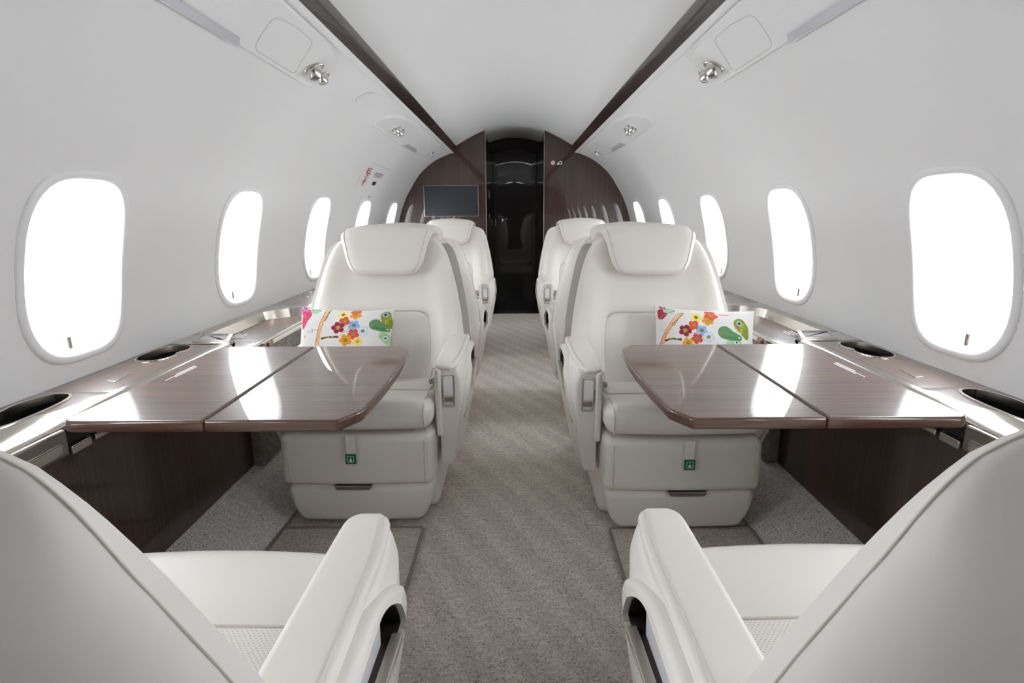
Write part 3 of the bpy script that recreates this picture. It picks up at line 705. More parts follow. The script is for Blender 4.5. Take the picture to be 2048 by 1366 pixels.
# ---------------------------------------------------------------- side consoles
ZC = .557
def lobes(cy, cx, L, Wd, flip=1):
    """cup holder outline in (x, y): a round well joined to a slimmer one by a notch"""
    pts = []
    for k in range(40):
        th = 2 * math.pi * k / 40; c, s = math.cos(th), math.sin(th)
        q = (abs(c) ** 2.6 + abs(s) ** 2.6) ** (-1 / 2.6); u, v = q * c, q * s
        n = .26 * math.exp(-((v - .05) / .22) ** 2) * (1 if u * flip < 0 else .0)
        pts.append((cx + Wd / 2 * (u + n * (1 if u < 0 else -1)), cy + L / 2 * v))
    return pts
for sg in (-1, 1):
    sd_ = SIDE[sg]
    con = empty('side_console', (sg * 1.0, 1.2, 0), 'long low side console with wood ledge and wood front along the %s wall' % sd_, 'console', 'side consoles')
    off = Vector((sg * 1.0, 1.2, 0))
    def put(name, g, m, par=None, ang=40, smooth=True):
        g.V = [(sg * v[0] - off.x, v[1] - off.y, v[2]) for v in g.V]
        return link(name, g.mesh(name, m, smooth, ang), par or con)
    # ledge (wood): strips with two openings for the cup holders
    top = G(); ft = lambda u, v, d: (u, v, d)
    def strip(y0, y1, x0a, x0b=None, n=6):
        x0b = x0a if x0b is None else x0b
        for k in range(n):
            a, b = lerp(y0, y1, k / n), lerp(y0, y1, (k + 1) / n)
            top.quad((lerp(x0a, x0b, k / n), a, ZC), (1.12, a, ZC), (1.12, b, ZC), (lerp(x0a, x0b, (k + 1) / n), b, ZC))
    c1 = lobes(.965, 1.032, .235, .088, -1); c2 = lobes(1.425, 1.035, .165, .094, 1)
    strip(YA, .82, 1.0, None, 3)
    holed([(1.0, .82), (1.12, .82), (1.12, 1.10), (.932, 1.10), (.934, 1.04), (.955, .985), (.985, .93)], inset(c1, -.002), (1.035, .965), ft, ZC - .006, ZC, ZC - .004, .0005, top, 3)
    strip(1.10, 1.325, .932)
    holed([(.932, 1.325), (1.12, 1.325), (1.12, 1.53), (.932, 1.53)], inset(c2, -.002), (1.035, 1.425), ft, ZC - .006, ZC, ZC - .004, .0005, top, 3)
    put('ledge_top', top, wood_top, None, 30); top = G()
    strip(2.19, 3.05, .90); strip(3.05, YB, .90)
    put('ledge_top', top, wood_top, None, 30)
    for c_, ce in ((c1, (1.032, .965)), (c2, (1.035, 1.425)), (lobes(2.52, 1.03, .16, .09, 1), (1.03, 2.52))):
        rim = G(); o_ = inset(c_, -.007); n = len(c_)
        rim.loft([[(a, b, ZC - .001) for a, b in o_], [(a, b, ZC + .003) for a, b in inset(o_, .001)], [(a, b, ZC + .003) for a, b in inset(c_, .0)], [(a, b, ZC - .016) for a, b in inset(c_, .001)]], True, False)
        ch = put('cup_holder', rim, nickel, None, 40)
        w = G(); w.loft([[(a, b, ZC - .015) for a, b in inset(c_, .002)], [(a, b, ZC - .085) for a, b in inset(c_, .004)]], True, False); w.add([(a, b, ZC - .085) for a, b in inset(c_, .004)], [tuple(range(n))])
        put('cup_well', w, black_plastic, ch, 30)
    # metal edge: thin trim by the table, sweeping into a broad metal corner nearer the camera
    ed = G(); rings = []
    for y in [YA, -.6, .5, .78, .84, .88, .91, .935, .96, .985, 1.01, 1.04, 1.08, 1.2, 1.35, 1.44, 1.47, 1.50, 1.53]:
        xb = interp(y, [.80, .91, .96, 1.0, 1.04, 1.08, 1.53], [1.002, 1.0, .977, .952, .936, .933, .933])
        xi = interp(y, [1.44, 1.53], [.905, .893])
        rings.append([(xb, y, ZC + .0012), (lerp(xb, xi, .5), y, ZC + .001 - .05 * (max(0, xb - .935)) ** 1.2), (xi + .006, y, ZC - .001 - .14 * max(0, xb - .935)), (xi + .001, y, ZC - .005 - .15 * max(0, xb - .935)), (xi, y, ZC - .012 - .15 * max(0, xb - .935)), (xi + .004, y, ZC - .018 - .14 * max(0, xb - .935))])
    ed.loft(rings, False, False)
    put('edge_trim', ed, nickel, None, 60)
    # lid on the ledge
    lid = slab(rpoly([(.979, 1.168), (1.010, 1.178), (1.010, 1.243), (.993, 1.243)], .003, 2), lambda u, v, d: (u, v, d), ZC - .001, ZC + .0018, .0006)
    put('latch_plate', lid, lens_mat if False else nickel)
    # front: table slot, lower lip, drawer block, wood panel
    put('table_slot', rbox(.906, .93, .935, 1.495, .500, .541, .002, 1), black_plastic)
    put('slot_lip', rbox(.898, .93, 1.0, 1.52, .486, .4995, .003, 2), nickel)
    put('slot_catch', rbox(.893, .925, .937, .985, .484, .502, .003, 2), nickel)
    put('drawer_front', rbox(.896, .94, .70, .935, .486, .541, .006, 3, (1, 3, 2)), nickel_dark)
    put('drawer_rail', rbox(.893, .90, .72, .92, .492, .517, .004, 2), nickel)
    ys = [YA, .40, 1.61]
    for y0, y1 in zip(ys, ys[1:]): put('wood_panel', rbox(.908, .93, y0 + .001, y1 - .001, .10, .489, .002, 1), wood_side)
    put('wood_panel', rbox(.908, .93, 2.36, YB - .002, .10, .545, .002, 1), wood_side)
    put('front_edge', rbox(.900, .934, 2.19, YB - .002, ZC - .013, ZC + .0005, .003, 2), nickel)
    put('fabric_panel', rbox(.874, .91, 1.602, 2.36, .10, .508, .004, 2), fab)
    # recessed armrest tray beside the pillow seat
    bl = G(); inn = [(.902, 1.53), (.915, 1.548), (.957, 1.648), (.962, 1.658)]
    bl.loft([[(a_, b_, .521) for a_, b_ in inn], [(a_, b_, ZC + .001) for a_, b_ in inn], [(1.12, b_, ZC + .001) for a_, b_ in inn]], False, False)
    bl.add([(.962, 1.658, ZC + .001), (1.12, 1.658, ZC + .001), (1.12, 1.660, .521), (.962, 1.660, .521)], [(0, 1, 2, 3)])
    put('tray_head', bl, nickel, None, 30)
    th = put('control_bezel', holed(rpoly([(.915, 1.552), (1.035, 1.552), (1.062, 1.648), (.955, 1.648)][::1], .006, 3), inset(rpoly([(.915, 1.552), (1.035, 1.552), (1.062, 1.648), (.955, 1.648)], .006, 3), .011), (.99, 1.60), ft, ZC - .002, ZC + .006, ZC - .003, .002, None, 1), nickel)
    put('control_screen', slab(inset(rpoly([(.915, 1.552), (1.035, 1.552), (1.062, 1.648), (.955, 1.648)], .006, 3), .0105), ft, ZC - .004, ZC + .0025, .0006), lens_mat, th)
    put('tray_lid', slab(rpoly([(.889, 1.532), (.904, 1.536), (.964, 1.663), (1.036, 1.663), (1.036, 2.06), (.95, 2.115), (.889, 2.115)], [.006, .002, .002, .004, .006, .006, .006], 3), ft, .500, .525, .003), wood_top)
    bw = G(); path = [(1.047, 1.655), (1.047, 2.03), (1.035, 2.075), (.985, 2.125), (.955, 2.14), (.884, 2.15)]
    low_ = [(1.038, 1.655), (1.038, 2.03), (1.026, 2.07), (.978, 2.118), (.952, 2.13), (.884, 2.135)]
    bw.loft([[(a, b, ZC + .0015) for a, b in path], [(a, b, .521) for a, b in low_]], False, False)
    put('tray_wall', bw, nickel, None, 50)
    fill = G(); q = [(1.12, 1.655)] + [(1.12, 2.03), (1.12, 2.08), (1.12, 2.15), (1.12, 2.17), (1.12, 2.19)]
    fill.loft([[(a, b, ZC + .0015) for a, b in path], [(a, b, ZC + .0015) for a, b in q]], False, False); fill.add([(.884, 2.15, ZC + .0015), (1.12, 2.19, ZC + .0015), (.884, 2.192, ZC + .0015)], [(0, 1, 2)])
    put('tray_surround', fill, nickel, None, 30)
    put('tray_rail', rbox(.868, .889, 1.545, 2.16, .503, .5285, .006, 3, (1, 6, 1)), nickel)
    put('tray_rail_cover', rbox(.862, .87, 1.73, 2.14, .505, .519, .003, 2), leath)
    ov = rpoly([(1.565, .497), (1.675, .497), (1.675, .519), (1.565, .519)], .011, 5)
    sb = put('switch_bank', slab(ov, lambda u, v, d: (.867 - d, u, v + .002), 0, .004, .0015), black_plastic)
    for k in range(4): put('button', slab(rpoly([(1.575 + .025 * k, .501), (1.593 + .025 * k, .501), (1.593 + .025 * k, .515), (1.575 + .025 * k, .515)], .004, 3), lambda u, v, d: (.863 - d, u, v + .002), 0, .003, .001), nickel_dark, sb)
    put('release_button', rbox(.861, .869, 1.70, 1.725, .500, .516, .003, 2), mat('copper_button', (.45, .25, .17), .3, .6))
    # small printed lines on the tray
    pr = G()
    for k, (y0, y1) in enumerate(((1.72, 1.80), (1.725, 1.79), (1.73, 1.80), (1.735, 1.785), (1.69, 1.695))):
        x0 = 1.02 - .012 * k if k < 4 else .90
        pr.quad((x0, y0, .5256), (x0 - (.004 if k < 4 else -.09), y0, .5256), (x0 - (.004 if k < 4 else -.09), y1, .5256), (x0, y1, .5256))
    put('printed_lines', pr, white_print, None, 0)

    # ------------------------------------------------------------ fold-out table
    tb = empty('fold_out_table', (sg * .60, 1.19, .54), 'glossy brown wood fold-out table with a centre hinge on the %s' % sd_, 'table', 'fold-out tables')
    o2 = Vector((sg * .60, 1.19, .54))
    def putt(name, g, m, par=None, ang=40, smooth=True):
        g.V = [(sg * v[0] - o2.x, v[1] - o2.y, v[2] - o2.z) for v in g.V]
        return link(name, g.mesh(name, m, smooth, ang), par or tb)
    zt = .5655; dy = 0.0
    pa = rpoly([(.6085, .912), (.886, .912), (.886, 1.468), (.6085, 1.468)], [.005, .022, .022, .005], 5)
    pb = rpoly([(.6065, .912), (.345, .912), (.312, .962), (.312, 1.424), (.352, 1.468), (.6065, 1.468)], [.005, .008, .008, .008, .008, .005], 3)
    # gently bowed aisle edge
    pb2 = []
    for u, v in pb: pb2.append((u - (.010 * (1 - ((v - 1.193) / .23) ** 2) if u < .32 and .96 < v < 1.43 else 0), v))
    ext = []
    for i, p in enumerate(pb2):
        q = pb2[(i + 1) % len(pb2)]; ext.append(p)
        if abs(p[0] - q[0]) < .02 and abs(p[1] - q[1]) > .3 and p[0] < .35:
            for k in range(1, 10):
                v = lerp(p[1], q[1], k / 10); ext.append((.312 - .010 * (1 - ((v - 1.193) / .23) ** 2), v))
    for nm, pp in (('inner_leaf', pa), ('outer_leaf', ext)):
        putt(nm, slab(pp, ft, zt - .024, zt, .005), wood_table, None, 45)
    putt('hinge_line', rbox(.604, .611, .925, 1.455, zt - .022, zt - .004, .001, 1), black_plastic)
    putt('slide_arm', rbox(.70, .90, 1.02, 1.07, zt - .036, zt - .0245, .004, 2), nickel_dark)
    putt('slide_arm', rbox(.70, .90, 1.32, 1.37, zt - .036, zt - .0245, .004, 2), nickel_dark)
    pr = G()
    for k, (y0, y1) in enumerate(((1.20, 1.275), (1.155, 1.27), (1.18, 1.265))):
        x0 = .853 - .006 * k
        y = y0
        while y < y1:
            w = .006; pr.quad((x0, y, zt + .0002), (x0 - .0035, y, zt + .0002), (x0 - .0035, min(y1, y + w), zt + .0002), (x0, min(y1, y + w), zt + .0002)); y += w + .002
    putt('printed_lines', pr, white_print, None, 0)

# ---------------------------------------------------------------- overhead panels
nozzle_mat = mat('nozzle_nickel', (.62, .60, .56), .22, 1)
def gasper(parent, off, sg, y, x, sc, ang=0.0):
    t = t_of_x(x); c = Vector(onw(sg, y, t, .012)); nr_ = (Vector(onw(sg, y, t, .02)) - c).normalized()
    ax = (nr_ * .35 + Vector((0, -.05, -1))).normalized(); q = nr_.to_track_quat('Z', 'Y'); q2 = ax.to_track_quat('Z', 'Y')
    g = lathe([(.029 * sc, -.001), (.0295 * sc, .0025 * sc), (.027 * sc, .0045 * sc), (.0235 * sc, .003 * sc), (.0232 * sc, -.002)], 28); g.V = [tuple(c + q @ Vector(v) - off) for v in g.V]
    cup = lathe([(.0225 * sc, -.006 * sc), (.0225 * sc, .008 * sc), (.0205 * sc, .016 * sc), (.0165 * sc, .026 * sc), (.0150 * sc, .0275 * sc), (.0125 * sc, .0270 * sc), (.011 * sc, .020 * sc), (0, .019 * sc)], 28); cup.V = [tuple(c + q2 @ Vector(v) - off) for v in cup.V]
    g.add(cup.V, cup.F); q = q2
    a = link('air_nozzle', g.mesh('air_nozzle', nozzle_mat, True, 35), parent)
    k = lathe([(.009 * sc, .019 * sc), (.008 * sc, .0265 * sc), (0, .0275 * sc)], 14); k.V = [tuple(c + q @ Vector(v) - off) for v in k.V]
    link('nozzle_core', k.mesh('nozzle_core', black_plastic if sc > 1.1 else lens_mat), a)
def on_panel(sg, off, out2, d0, d1, bev, n=1):
    return slab(out2, lambda u, v, d: tuple(Vector(onw(sg, u, t_of_x(v), d)) - off), d0, d1, bev)
def dens(pts, m=.05):
    out = []
    for i, p in enumerate(pts):
        q = pts[(i + 1) % len(pts)]; d = math.hypot(q[0] - p[0], q[1] - p[1]); k = max(1, int(d / m))
        for j in range(k): out.append((lerp(p[0], q[0], j / k), lerp(p[1], q[1], j / k)))
    return out
def panel_surface(sg, off, out2, d0, d1, bev):
    # rounded rim, then a top that follows the curved wall
    g = G(); rings = [[onw(sg, u, t_of_x(v), d0) for u, v in out2]]
    for a in (0, .5, 1): rings.append([onw(sg, u, t_of_x(v), d1 - bev * (1 - math.sin(a * math.pi / 2))) for u, v in inset(out2, bev * (1 - math.cos(a * math.pi / 2)))])
    g.loft(rings, True, False)
    base = inset(out2, bev); us = sorted(set(round(p[0], 4) for p in base)); cols = []
    for u in us:
        uu = min(max(u, us[0] + 1e-4), us[-1] - 1e-4); vs = []
        for p, q in zip(base, base[1:] + base[:1]):
            if (p[0] - uu) * (q[0] - uu) <= 0 and abs(p[0] - q[0]) > 1e-9: vs.append(lerp(p[1], q[1], (uu - p[0]) / (q[0] - p[0])))
        if vs: cols.append([onw(sg, uu, t_of_x(lerp(min(vs), max(vs), k / 8)), d1) for k in range(9)])
    g.loft(cols, False, False)
    g.V = [tuple(Vector(v) - off) for v in g.V]; return g
for sg in (-1, 1):
    sd_ = SIDE[sg]
    # near long panel
    off = Vector(onw(sg, 1.2, t_of_x(.66), 0))
    pn = empty('overhead_panel', off, 'long white overhead service panel near the top on the %s with two chrome nozzles' % sd_, 'panel', 'overhead service panels')
    o_ = dens(rpoly([(-.30, .742), (1.93, .742), (1.865, .60), (1.72, .578), (-.30, .575)], [.02, .05, .09, .09, .02], 8))
    link('panel_body', panel_surface(sg, off, o_, -.004, .012, .008).mesh('panel_body', white_plastic, True, 50), pn)
    hp = dens(rpoly([(1.50, .728), (1.41, .62), (1.50, .605), (1.63, .605), (1.765, .728)], [.03, .03, .03, .03, .03], 6), .03)
    link('hatch_groove', G().add(*(lambda g: (g.V, g.F))(tube([Vector(onw(sg, u, t_of_x(v), .0122)) - off for u, v in hp], .0012, 5, None, True))).mesh('hatch_groove', groove_mat), pn)
    ln = dens(rpoly([(-.25, .746), (1.45, .746), (1.42, .722), (-.25, .722)], [.003, .006, .006, .003], 3), .08)
    link('light_lens', panel_surface(sg, off, ln, .008, .016, .003).mesh('light_lens', lens_mat, True, 40), pn)
    sl = dens(rpoly([(.9, .69), (1.33, .69), (1.345, .66), (.9, .66)], [.01, .012, .012, .01], 3), .06)
    link('grille_plate', panel_surface(sg, off, sl, .010, .0135, .001).mesh('grille_plate', lens_mat if False else white_wall, True, 40), pn)
    gasper(pn, off, sg, 1.80, .676, 1.2); gasper(pn, off, sg, 1.885, .681, .95)
    # far short panel
    off = Vector(onw(sg, 3.6, t_of_x(.66), 0))
    pn = empty('overhead_panel', off, 'short white overhead service panel nearer the bulkhead on the %s' % sd_, 'panel', 'overhead service panels')
    o_ = dens(rpoly([(2.70, .732), (2.70, .675), (2.78, .618), (3.10, .582), (4.20, .582), (4.46, .66), (4.44, .732), (3.6, .75)], [.04, .05, .06, .06, .10, .06, .06, .2], 7), .06)
    link('panel_body', panel_surface(sg, off, o_, -.004, .014, .009).mesh('panel_body', white_plastic, True, 50), pn)
    ln = dens(rpoly([(3.44, .747), (3.86, .741), (3.80, .716), (3.50, .716)], .008, 3), .06)
    link('light_lens', panel_surface(sg, off, ln, .010, .0175, .002).mesh('light_lens', lens_mat, True, 40), pn)
    gasper(pn, off, sg, 3.01, .683, 1.0); gasper(pn, off, sg, 3.105, .683, 1.0); gasper(pn, off, sg, 4.22, .683, .95)
# oval cover on the left only
off = Vector(onw(-1, 2.325, t_of_x(.65), 0))
ov = [(2.325 + .045 * math.cos(2 * math.pi * k / 32), .650 + .041 * math.sin(2 * math.pi * k / 32)) for k in range(32)]
g = panel_surface(-1, off, ov, -.002, .004, .002)
oc = tag(link('oval_cover', g.mesh('oval_cover', white_plastic, True, 50), None, off), 'small oval white speaker cover on the left wall between the overhead panels', 'cover')
link('cover_edge', tube([Vector(onw(-1, u, t_of_x(v), .001)) - off for u, v in ov], .0012, 5, None, True).mesh('cover_edge', groove_mat), oc)

# ---------------------------------------------------------------- emergency exit markings on the left wall
def wall_flat(name, quads, m, off, d=.0012, par=None):
    """flat print that follows the wall; quads are ((y0, z0), ...) outlines"""
    g = G()
    for q in quads: g.add([tuple(Vector(onw(-1, y, t_of_z(z), d)) - off) for y, z in q], [tuple(range(len(q)))])
    return link(name, g.mesh(name, m, False), par)
def rect(y0, y1, z0, z1, ny=1): return [(y0, z0), (y1, z0), (y1, z1), (y0, z1)]
off = Vector(onw(-1, 3.3, t_of_z(1.18), 0))
ex = empty('exit_placard', off, 'white emergency exit placard with red letters EXIT on the left wall', 'sign')
link('placard_plate', (lambda g: g)(slab(rpoly([(3.17, 1.130), (3.375, 1.130), (3.375, 1.258), (3.17, 1.258)], .008, 3), lambda u, v, d: tuple(Vector(onw(-1, u, t_of_z(v), d)) - off), -.001, .003, .001)).mesh('placard_plate', white_plastic), ex)
def letter(strokes, cy, zt, w, h):
    quads = []
    for (u0, v0, u1, v1) in strokes:
        a = Vector((cy - w / 2 + u0 * w, zt - h + v0 * h)); b = Vector((cy - w / 2 + u1 * w, zt - h + v1 * h)); d = (b - a).normalized(); nn = Vector((-d.y, d.x * .5)) * .0075
        if abs(d.y) > .5: nn = Vector((.009, 0)) if abs(d.x) < .2 else Vector((.009, .001))
        else: nn = Vector((0, .0023))
        quads.append([tuple(a - nn), tuple(b - nn), tuple(b + nn), tuple(a + nn)])
    return quads
LT = {'E': [(0, 0, 0, 1), (0, .94, 1, .94), (0, .5, .85, .5), (0, .06, 1, .06)], 'X': [(0, 0, 1, 1), (0, 1, 1, 0)], 'I': [(.5, 0, .5, 1)], 'T': [(.5, 0, .5, 1), (0, .94, 1, .94)]}
zt = 1.240
for ch, hh in zip('EXIT', (.029, .0235, .0225, .0255)):
    wall_flat('letter', letter(LT[ch], 3.285, zt, .085, hh), red_print, off, .0042, ex); zt -= hh + .0008
off = Vector(onw(-1, 3.52, t_of_z(1.21), 0))
pl = empty('instruction_label', off, 'small grey label with purple print beside the red exit letters', 'label')
wall_flat('label_plate', [rect(3.42, 3.63, 1.196, 1.229)], mat('label_grey', (.60, .585, .62), .5), off, .0012, pl)
wall_flat('printed_lines', [rect(3.44 + .024 * k, 3.457 + .024 * k, 1.2175, 1.2265) for k in range(8)] + [rect(3.455, 3.60, 1.2085, 1.2115), rect(3.48, 3.57, 1.2020, 1.2045)], grey_print, off, .002, pl)
off = Vector(onw(-1, 3.52, t_of_z(1.16), 0))
hd = empty('emergency_release', off, 'small black and grey release handle under the purple-print label', 'handle')
wall_flat('handle_slot', [rect(3.485, 3.53, 1.150, 1.172)], black_plastic, off, .0015, hd); wall_flat('handle_bar', [rect(3.535, 3.565, 1.150, 1.172)], nickel_dark, off, .0025, hd)
off = Vector(onw(-1, 3.55, t_of_z(1.07), 0))
sl = empty('small_label', off, 'tiny two-line label above the fourth window of the left wall', 'label')
wall_flat('printed_lines', [rect(3.53, 3.59, 1.074, 1.079), rect(3.53, 3.575, 1.064, 1.068)], grey_print, off, .0015, sl)
tag(link('trim_10', tube([onw(-1, lerp(3.27, 3.76, k / 8), t_of_z(1.267), .0) for k in range(9)], .0022, 5).mesh('hatch_seam', groove_mat)), 'thin grey seam at the top of the exit hatch', kind='structure')

# ---------------------------------------------------------------- bulkhead screen and warning signs
mo = empty('monitor', (-.582, YB, 1.067), 'flat dark screen in a thin grey frame on the left of the bulkhead', 'screen')
fo = rpoly([(-.252, -.141), (.252, -.141), (.252, .141), (-.252, .141)], .004, 3)
link('screen_frame', holed(fo, inset(fo, .006), (0, 0), lambda u, v, d: (u, -d, v), 0, .014, .004, .001, None, 1).mesh('screen_frame', nickel_dark), mo)
link('display', slab(rpoly([(-.2465, -.1355), (.2465, -.1355), (.2465, .1355), (-.2465, .1355)], .004, 3), lambda u, v, d: (u, -d, v), .001, .010, .0008).mesh('display', screen_mat), mo)
sx = .358; sz = 1.402
s1 = empty('no_smoking_sign', (sx - .006, YB, sz), 'round white no smoking symbol on the right of the bulkhead', 'sign')
def disc(r, n, d, c=(0, 0)): return G().add([(c[0] + r * math.cos(2 * math.pi * k / n), d, c[1] + r * math.sin(2 * math.pi * k / n)) for k in range(n)], [tuple(range(n))[::-1]])
link('sign_disc', disc(.021, 24, -.0008).mesh('sign_disc', white_print, False), s1)
rg = G(); rg.loft([[(a * math.cos(2 * math.pi * k / 24), -.0014, a * math.sin(2 * math.pi * k / 24)) for k in range(24)] for a in (.0205, .0165)], True, False)
rg.quad((-.014, -.0016, .0115), (-.0115, -.0016, .014), (.014, -.0016, -.0115), (.0115, -.0016, -.014))
link('sign_ring', rg.mesh('sign_ring', mat('sign_red', (.42, .12, .10), .5), False), s1)
link('cigarette', G().quad((-.012, -.0012, -.003), (.010, -.0012, -.003), (.010, -.0012, .003), (-.012, -.0012, .003)).mesh('cigarette', grey_print, False), s1)
s2 = empty('seat_belt_sign', (sx + .053, YB, sz - .001), 'small white seat belt symbol on the right of the bulkhead', 'sign')
fg = disc(.0065, 14, -.0012, (.014, .012)); fg.quad((-.024, -.0012, -.016), (.022, -.0012, -.016), (.022, -.0012, -.008), (-.024, -.0012, -.008)); fg.quad((-.02, -.0012, -.008), (-.006, -.0012, -.008), (.006, -.0012, .012), (-.002, -.0012, .014)); fg.quad((.016, -.0012, -.008), (.024, -.0012, -.008), (.024, -.0012, .012), (.018, -.0012, .008))
link('sign_figure', fg.mesh('sign_figure', white_print, False), s2)

# ---------------------------------------------------------------- pillows with a floral print
def lin(c): return np.array([(x / 255) / 12.92 if x / 255 <= .04045 else ((x / 255 + .055) / 1.055) ** 2.4 for x in c])
class Paint:
    def __init__(s, X, Y): s.X, s.Y = X, Y; s.C = np.tile(lin((236, 234, 231)), X.shape + (1,))
    def put(s, m, c): s.C[m] = lin(c)
    def disc(s, x, y, rx, ry, c, rot=0):
        a = R(rot); dx, dy = s.X - x, s.Y - y; u = dx * math.cos(a) + dy * math.sin(a); v = -dx * math.sin(a) + dy * math.cos(a)
        s.put((u / rx) ** 2 + (v / ry) ** 2 < 1, c)
    def flower(s, x, y, r, c, cc=(170, 185, 90), ph=0, n=5, rim=None):
        dx, dy = s.X - x, s.Y - y; d = np.hypot(dx, dy); th = np.arctan2(dy, dx) - ph
        lim = r * (.60 + .40 * np.abs(np.cos(n / 2 * th)) ** .55); s.put(d < lim, rim or c)
        if rim is not None: s.put(d < lim - 9, c)
        s.put(d < r * .33, cc); s.put(np.abs(d - r * .2) < r * .05, (120, 130, 60))
    def line(s, pts, w, c):
        pts = catmull(pts, 6)
        for a, b in zip(pts, pts[1:]):
            d = b - a; L2 = max(d.length_squared, 1e-9); t = np.clip(((s.X - a.x) * d.x + (s.Y - a.y) * d.y) / L2, 0, 1)
            s.put(np.hypot(s.X - a.x - t * d.x, s.Y - a.y - t * d.y) < w, c)
    def blob(s, pts, c):           # chain of circles, gourd shapes
        for a, b in zip(pts, pts[1:]):
            k = 14
            for i in range(k + 1): t = i / k; s.disc(lerp(a[0], b[0], t), lerp(a[1], b[1], t), lerp(a[2], b[2], t), lerp(a[2], b[2], t), c)
    def dots(s, n, fn, r, c, seed=1):
        rnd = random.Random(seed)
        for _ in range(n): x, y = fn(rnd); s.disc(x, y, r, r, c)
def print_left(p):
    p.blob([(220, 250, 90), (300, 340, 95), (250, 480, 70), (240, 600, 25)], (214, 72, 110)); p.blob([(170, 190, 60), (240, 235, 62)], (186, 70, 140))
    p.dots(26, lambda r: (r.uniform(140, 300), r.uniform(160, 290)), 9, (240, 215, 235)); p.dots(30, lambda r: (r.uniform(210, 330), r.uniform(330, 560)), 6, (236, 120, 150), 2)
    p.blob([(380, 250, 40), (460, 270, 48), (515, 235, 25)], (165, 212, 170)); p.line([(360, 245), (440, 215), (530, 230)], 8, (110, 165, 120))
    p.line([(350, 690), (440, 665), (500, 640), (570, 655)], 6, (150, 185, 150)); p.line([(440, 620), (470, 660), (455, 690)], 5, (130, 170, 135)); p.disc(300, 770, 18, 30, (240, 180, 90))
    stalk(p, [(670, 130), (665, 300), (640, 450), (612, 620), (590, 800), (585, 1000)])
    p.line([(650, 800), (740, 775), (880, 765)], 17, (70, 60, 40)); p.dots(16, lambda r: (lerp(660, 870, r.random()), r.uniform(760, 800)), 8, (225, 205, 140), 4); p.disc(910, 765, 26, 24, (140, 50, 80))
    branch(p, 0, 0); p.flower(960, 320, 100, (243, 224, 140), (130, 120, 90), .3); p.flower(1180, 325, 100, (243, 165, 50), (200, 180, 110), .2); p.flower(1160, 225, 95, (235, 110, 85), (190, 180, 110), .3)
    p.flower(1012, 465, 100, (228, 88, 58), (165, 170, 90), .3, 4); p.flower(915, 590, 118, (160, 45, 70), (185, 195, 100), .6); p.flower(1182, 540, 105, (150, 180, 228), (95, 140, 80), .2)
    p.flower(1340, 645, 105, (222, 230, 244), (150, 160, 60), .4, 5, (165, 190, 230)); p.flower(1182, 705, 104, (222, 78, 82), (140, 165, 100), .3); p.flower(1062, 820, 112, (243, 160, 40), (150, 160, 80), .5); p.flower(1270, 840, 90, (246, 218, 110), (190, 190, 80), .1)
    gourds(p, [(1540, 510, 105), (1640, 560, 78), (1750, 600, 42)], [(1690, 320, 85), (1720, 420, 82), (1790, 520, 50)], [(1690, 720, 78), (1790, 800, 85)])
def print_right(p):
    p.blob([(260, 250, 80), (230, 330, 50)], (190, 62, 82)); p.disc(285, 130, 55, 50, (150, 40, 100)); p.dots(8, lambda r: (r.uniform(250, 320), r.uniform(100, 170)), 8, (230, 170, 210))
    p.blob([(320, 200, 45), (400, 205, 48), (480, 190, 14)], (178, 220, 180)); p.line([(290, 190), (390, 150), (480, 180)], 7, (110, 170, 130)); p.line([(215, 350), (300, 280), (480, 195)], 5, (120, 160, 140)); p.line([(225, 580), (300, 585)], 5, (140, 165, 150))
    stalk(p, [(570, 245), (470, 370), (400, 480), (330, 600), (280, 720), (245, 850), (235, 1000)])
    p.line([(300, 770), (400, 740), (520, 750)], 17, (70, 60, 40)); p.dots(14, lambda r: (lerp(310, 510, r.random()), r.uniform(728, 768)), 8, (225, 205, 140), 4); p.disc(540, 748, 25, 25, (140, 50, 80))
    branch(p, -350, 5); p.flower(820, 312, 105, (243, 224, 120), (120, 110, 60), .2); p.flower(1012, 370, 100, (243, 165, 50), (200, 190, 110), .5); p.flower(1080, 250, 120, (235, 100, 80), (190, 180, 110), .3); p.line([(1220, 225), (1320, 235), (1400, 222)], 12, (240, 130, 120))
    p.flower(770, 475, 100, (228, 88, 58), (165, 170, 90), .6, 4); p.flower(620, 580, 112, (160, 45, 70), (170, 195, 80), .1); p.flower(900, 565, 102, (150, 180, 228), (95, 140, 80), .4)
    p.flower(1010, 680, 100, (222, 230, 244), (150, 160, 60), .2, 5, (165, 190, 230)); p.flower(822, 718, 102, (222, 78, 82), (140, 165, 100), .5); p.flower(670, 805, 100, (243, 160, 40), (150, 160, 80), .5)
    gourds(p, [(1290, 580, 118), (1390, 630, 90), (1550, 670, 55)], [(1570, 410, 115), (1640, 500, 108), (1700, 640, 50)], [(1390, 790, 85), (1560, 790, 60)])
def stalk(p, pts):
    p.line([(a - 26, b) for a, b in pts], 18, (216, 90, 80)); p.line([(a + 24, b) for a, b in pts[:3]], 20, (62, 55, 42)); p.line(pts, 30, (244, 216, 164))
    q = catmull(pts, 10); rnd = random.Random(3)
    for k, v in enumerate(q[16:]):
        for _ in range(3): p.disc(v.x + rnd.uniform(-22, 22), v.y + rnd.uniform(-9, 9), 6, 6, (214, 96, 80))
    for v in q[:16:3]: p.disc(v.x + 14, v.y, 10, 12, (70, 60, 45))
def branch(p, dx, dy):
    for ln in (([(930, 790), (1000, 690), (1080, 620), (1180, 600)]), ([(1000, 690), (1080, 665), (1250, 630)]), ([(1010, 660), (1000, 600), (1060, 560), (1050, 500)])): p.line([(a + dx, b + dy) for a, b in ln], 6, (158, 188, 165))
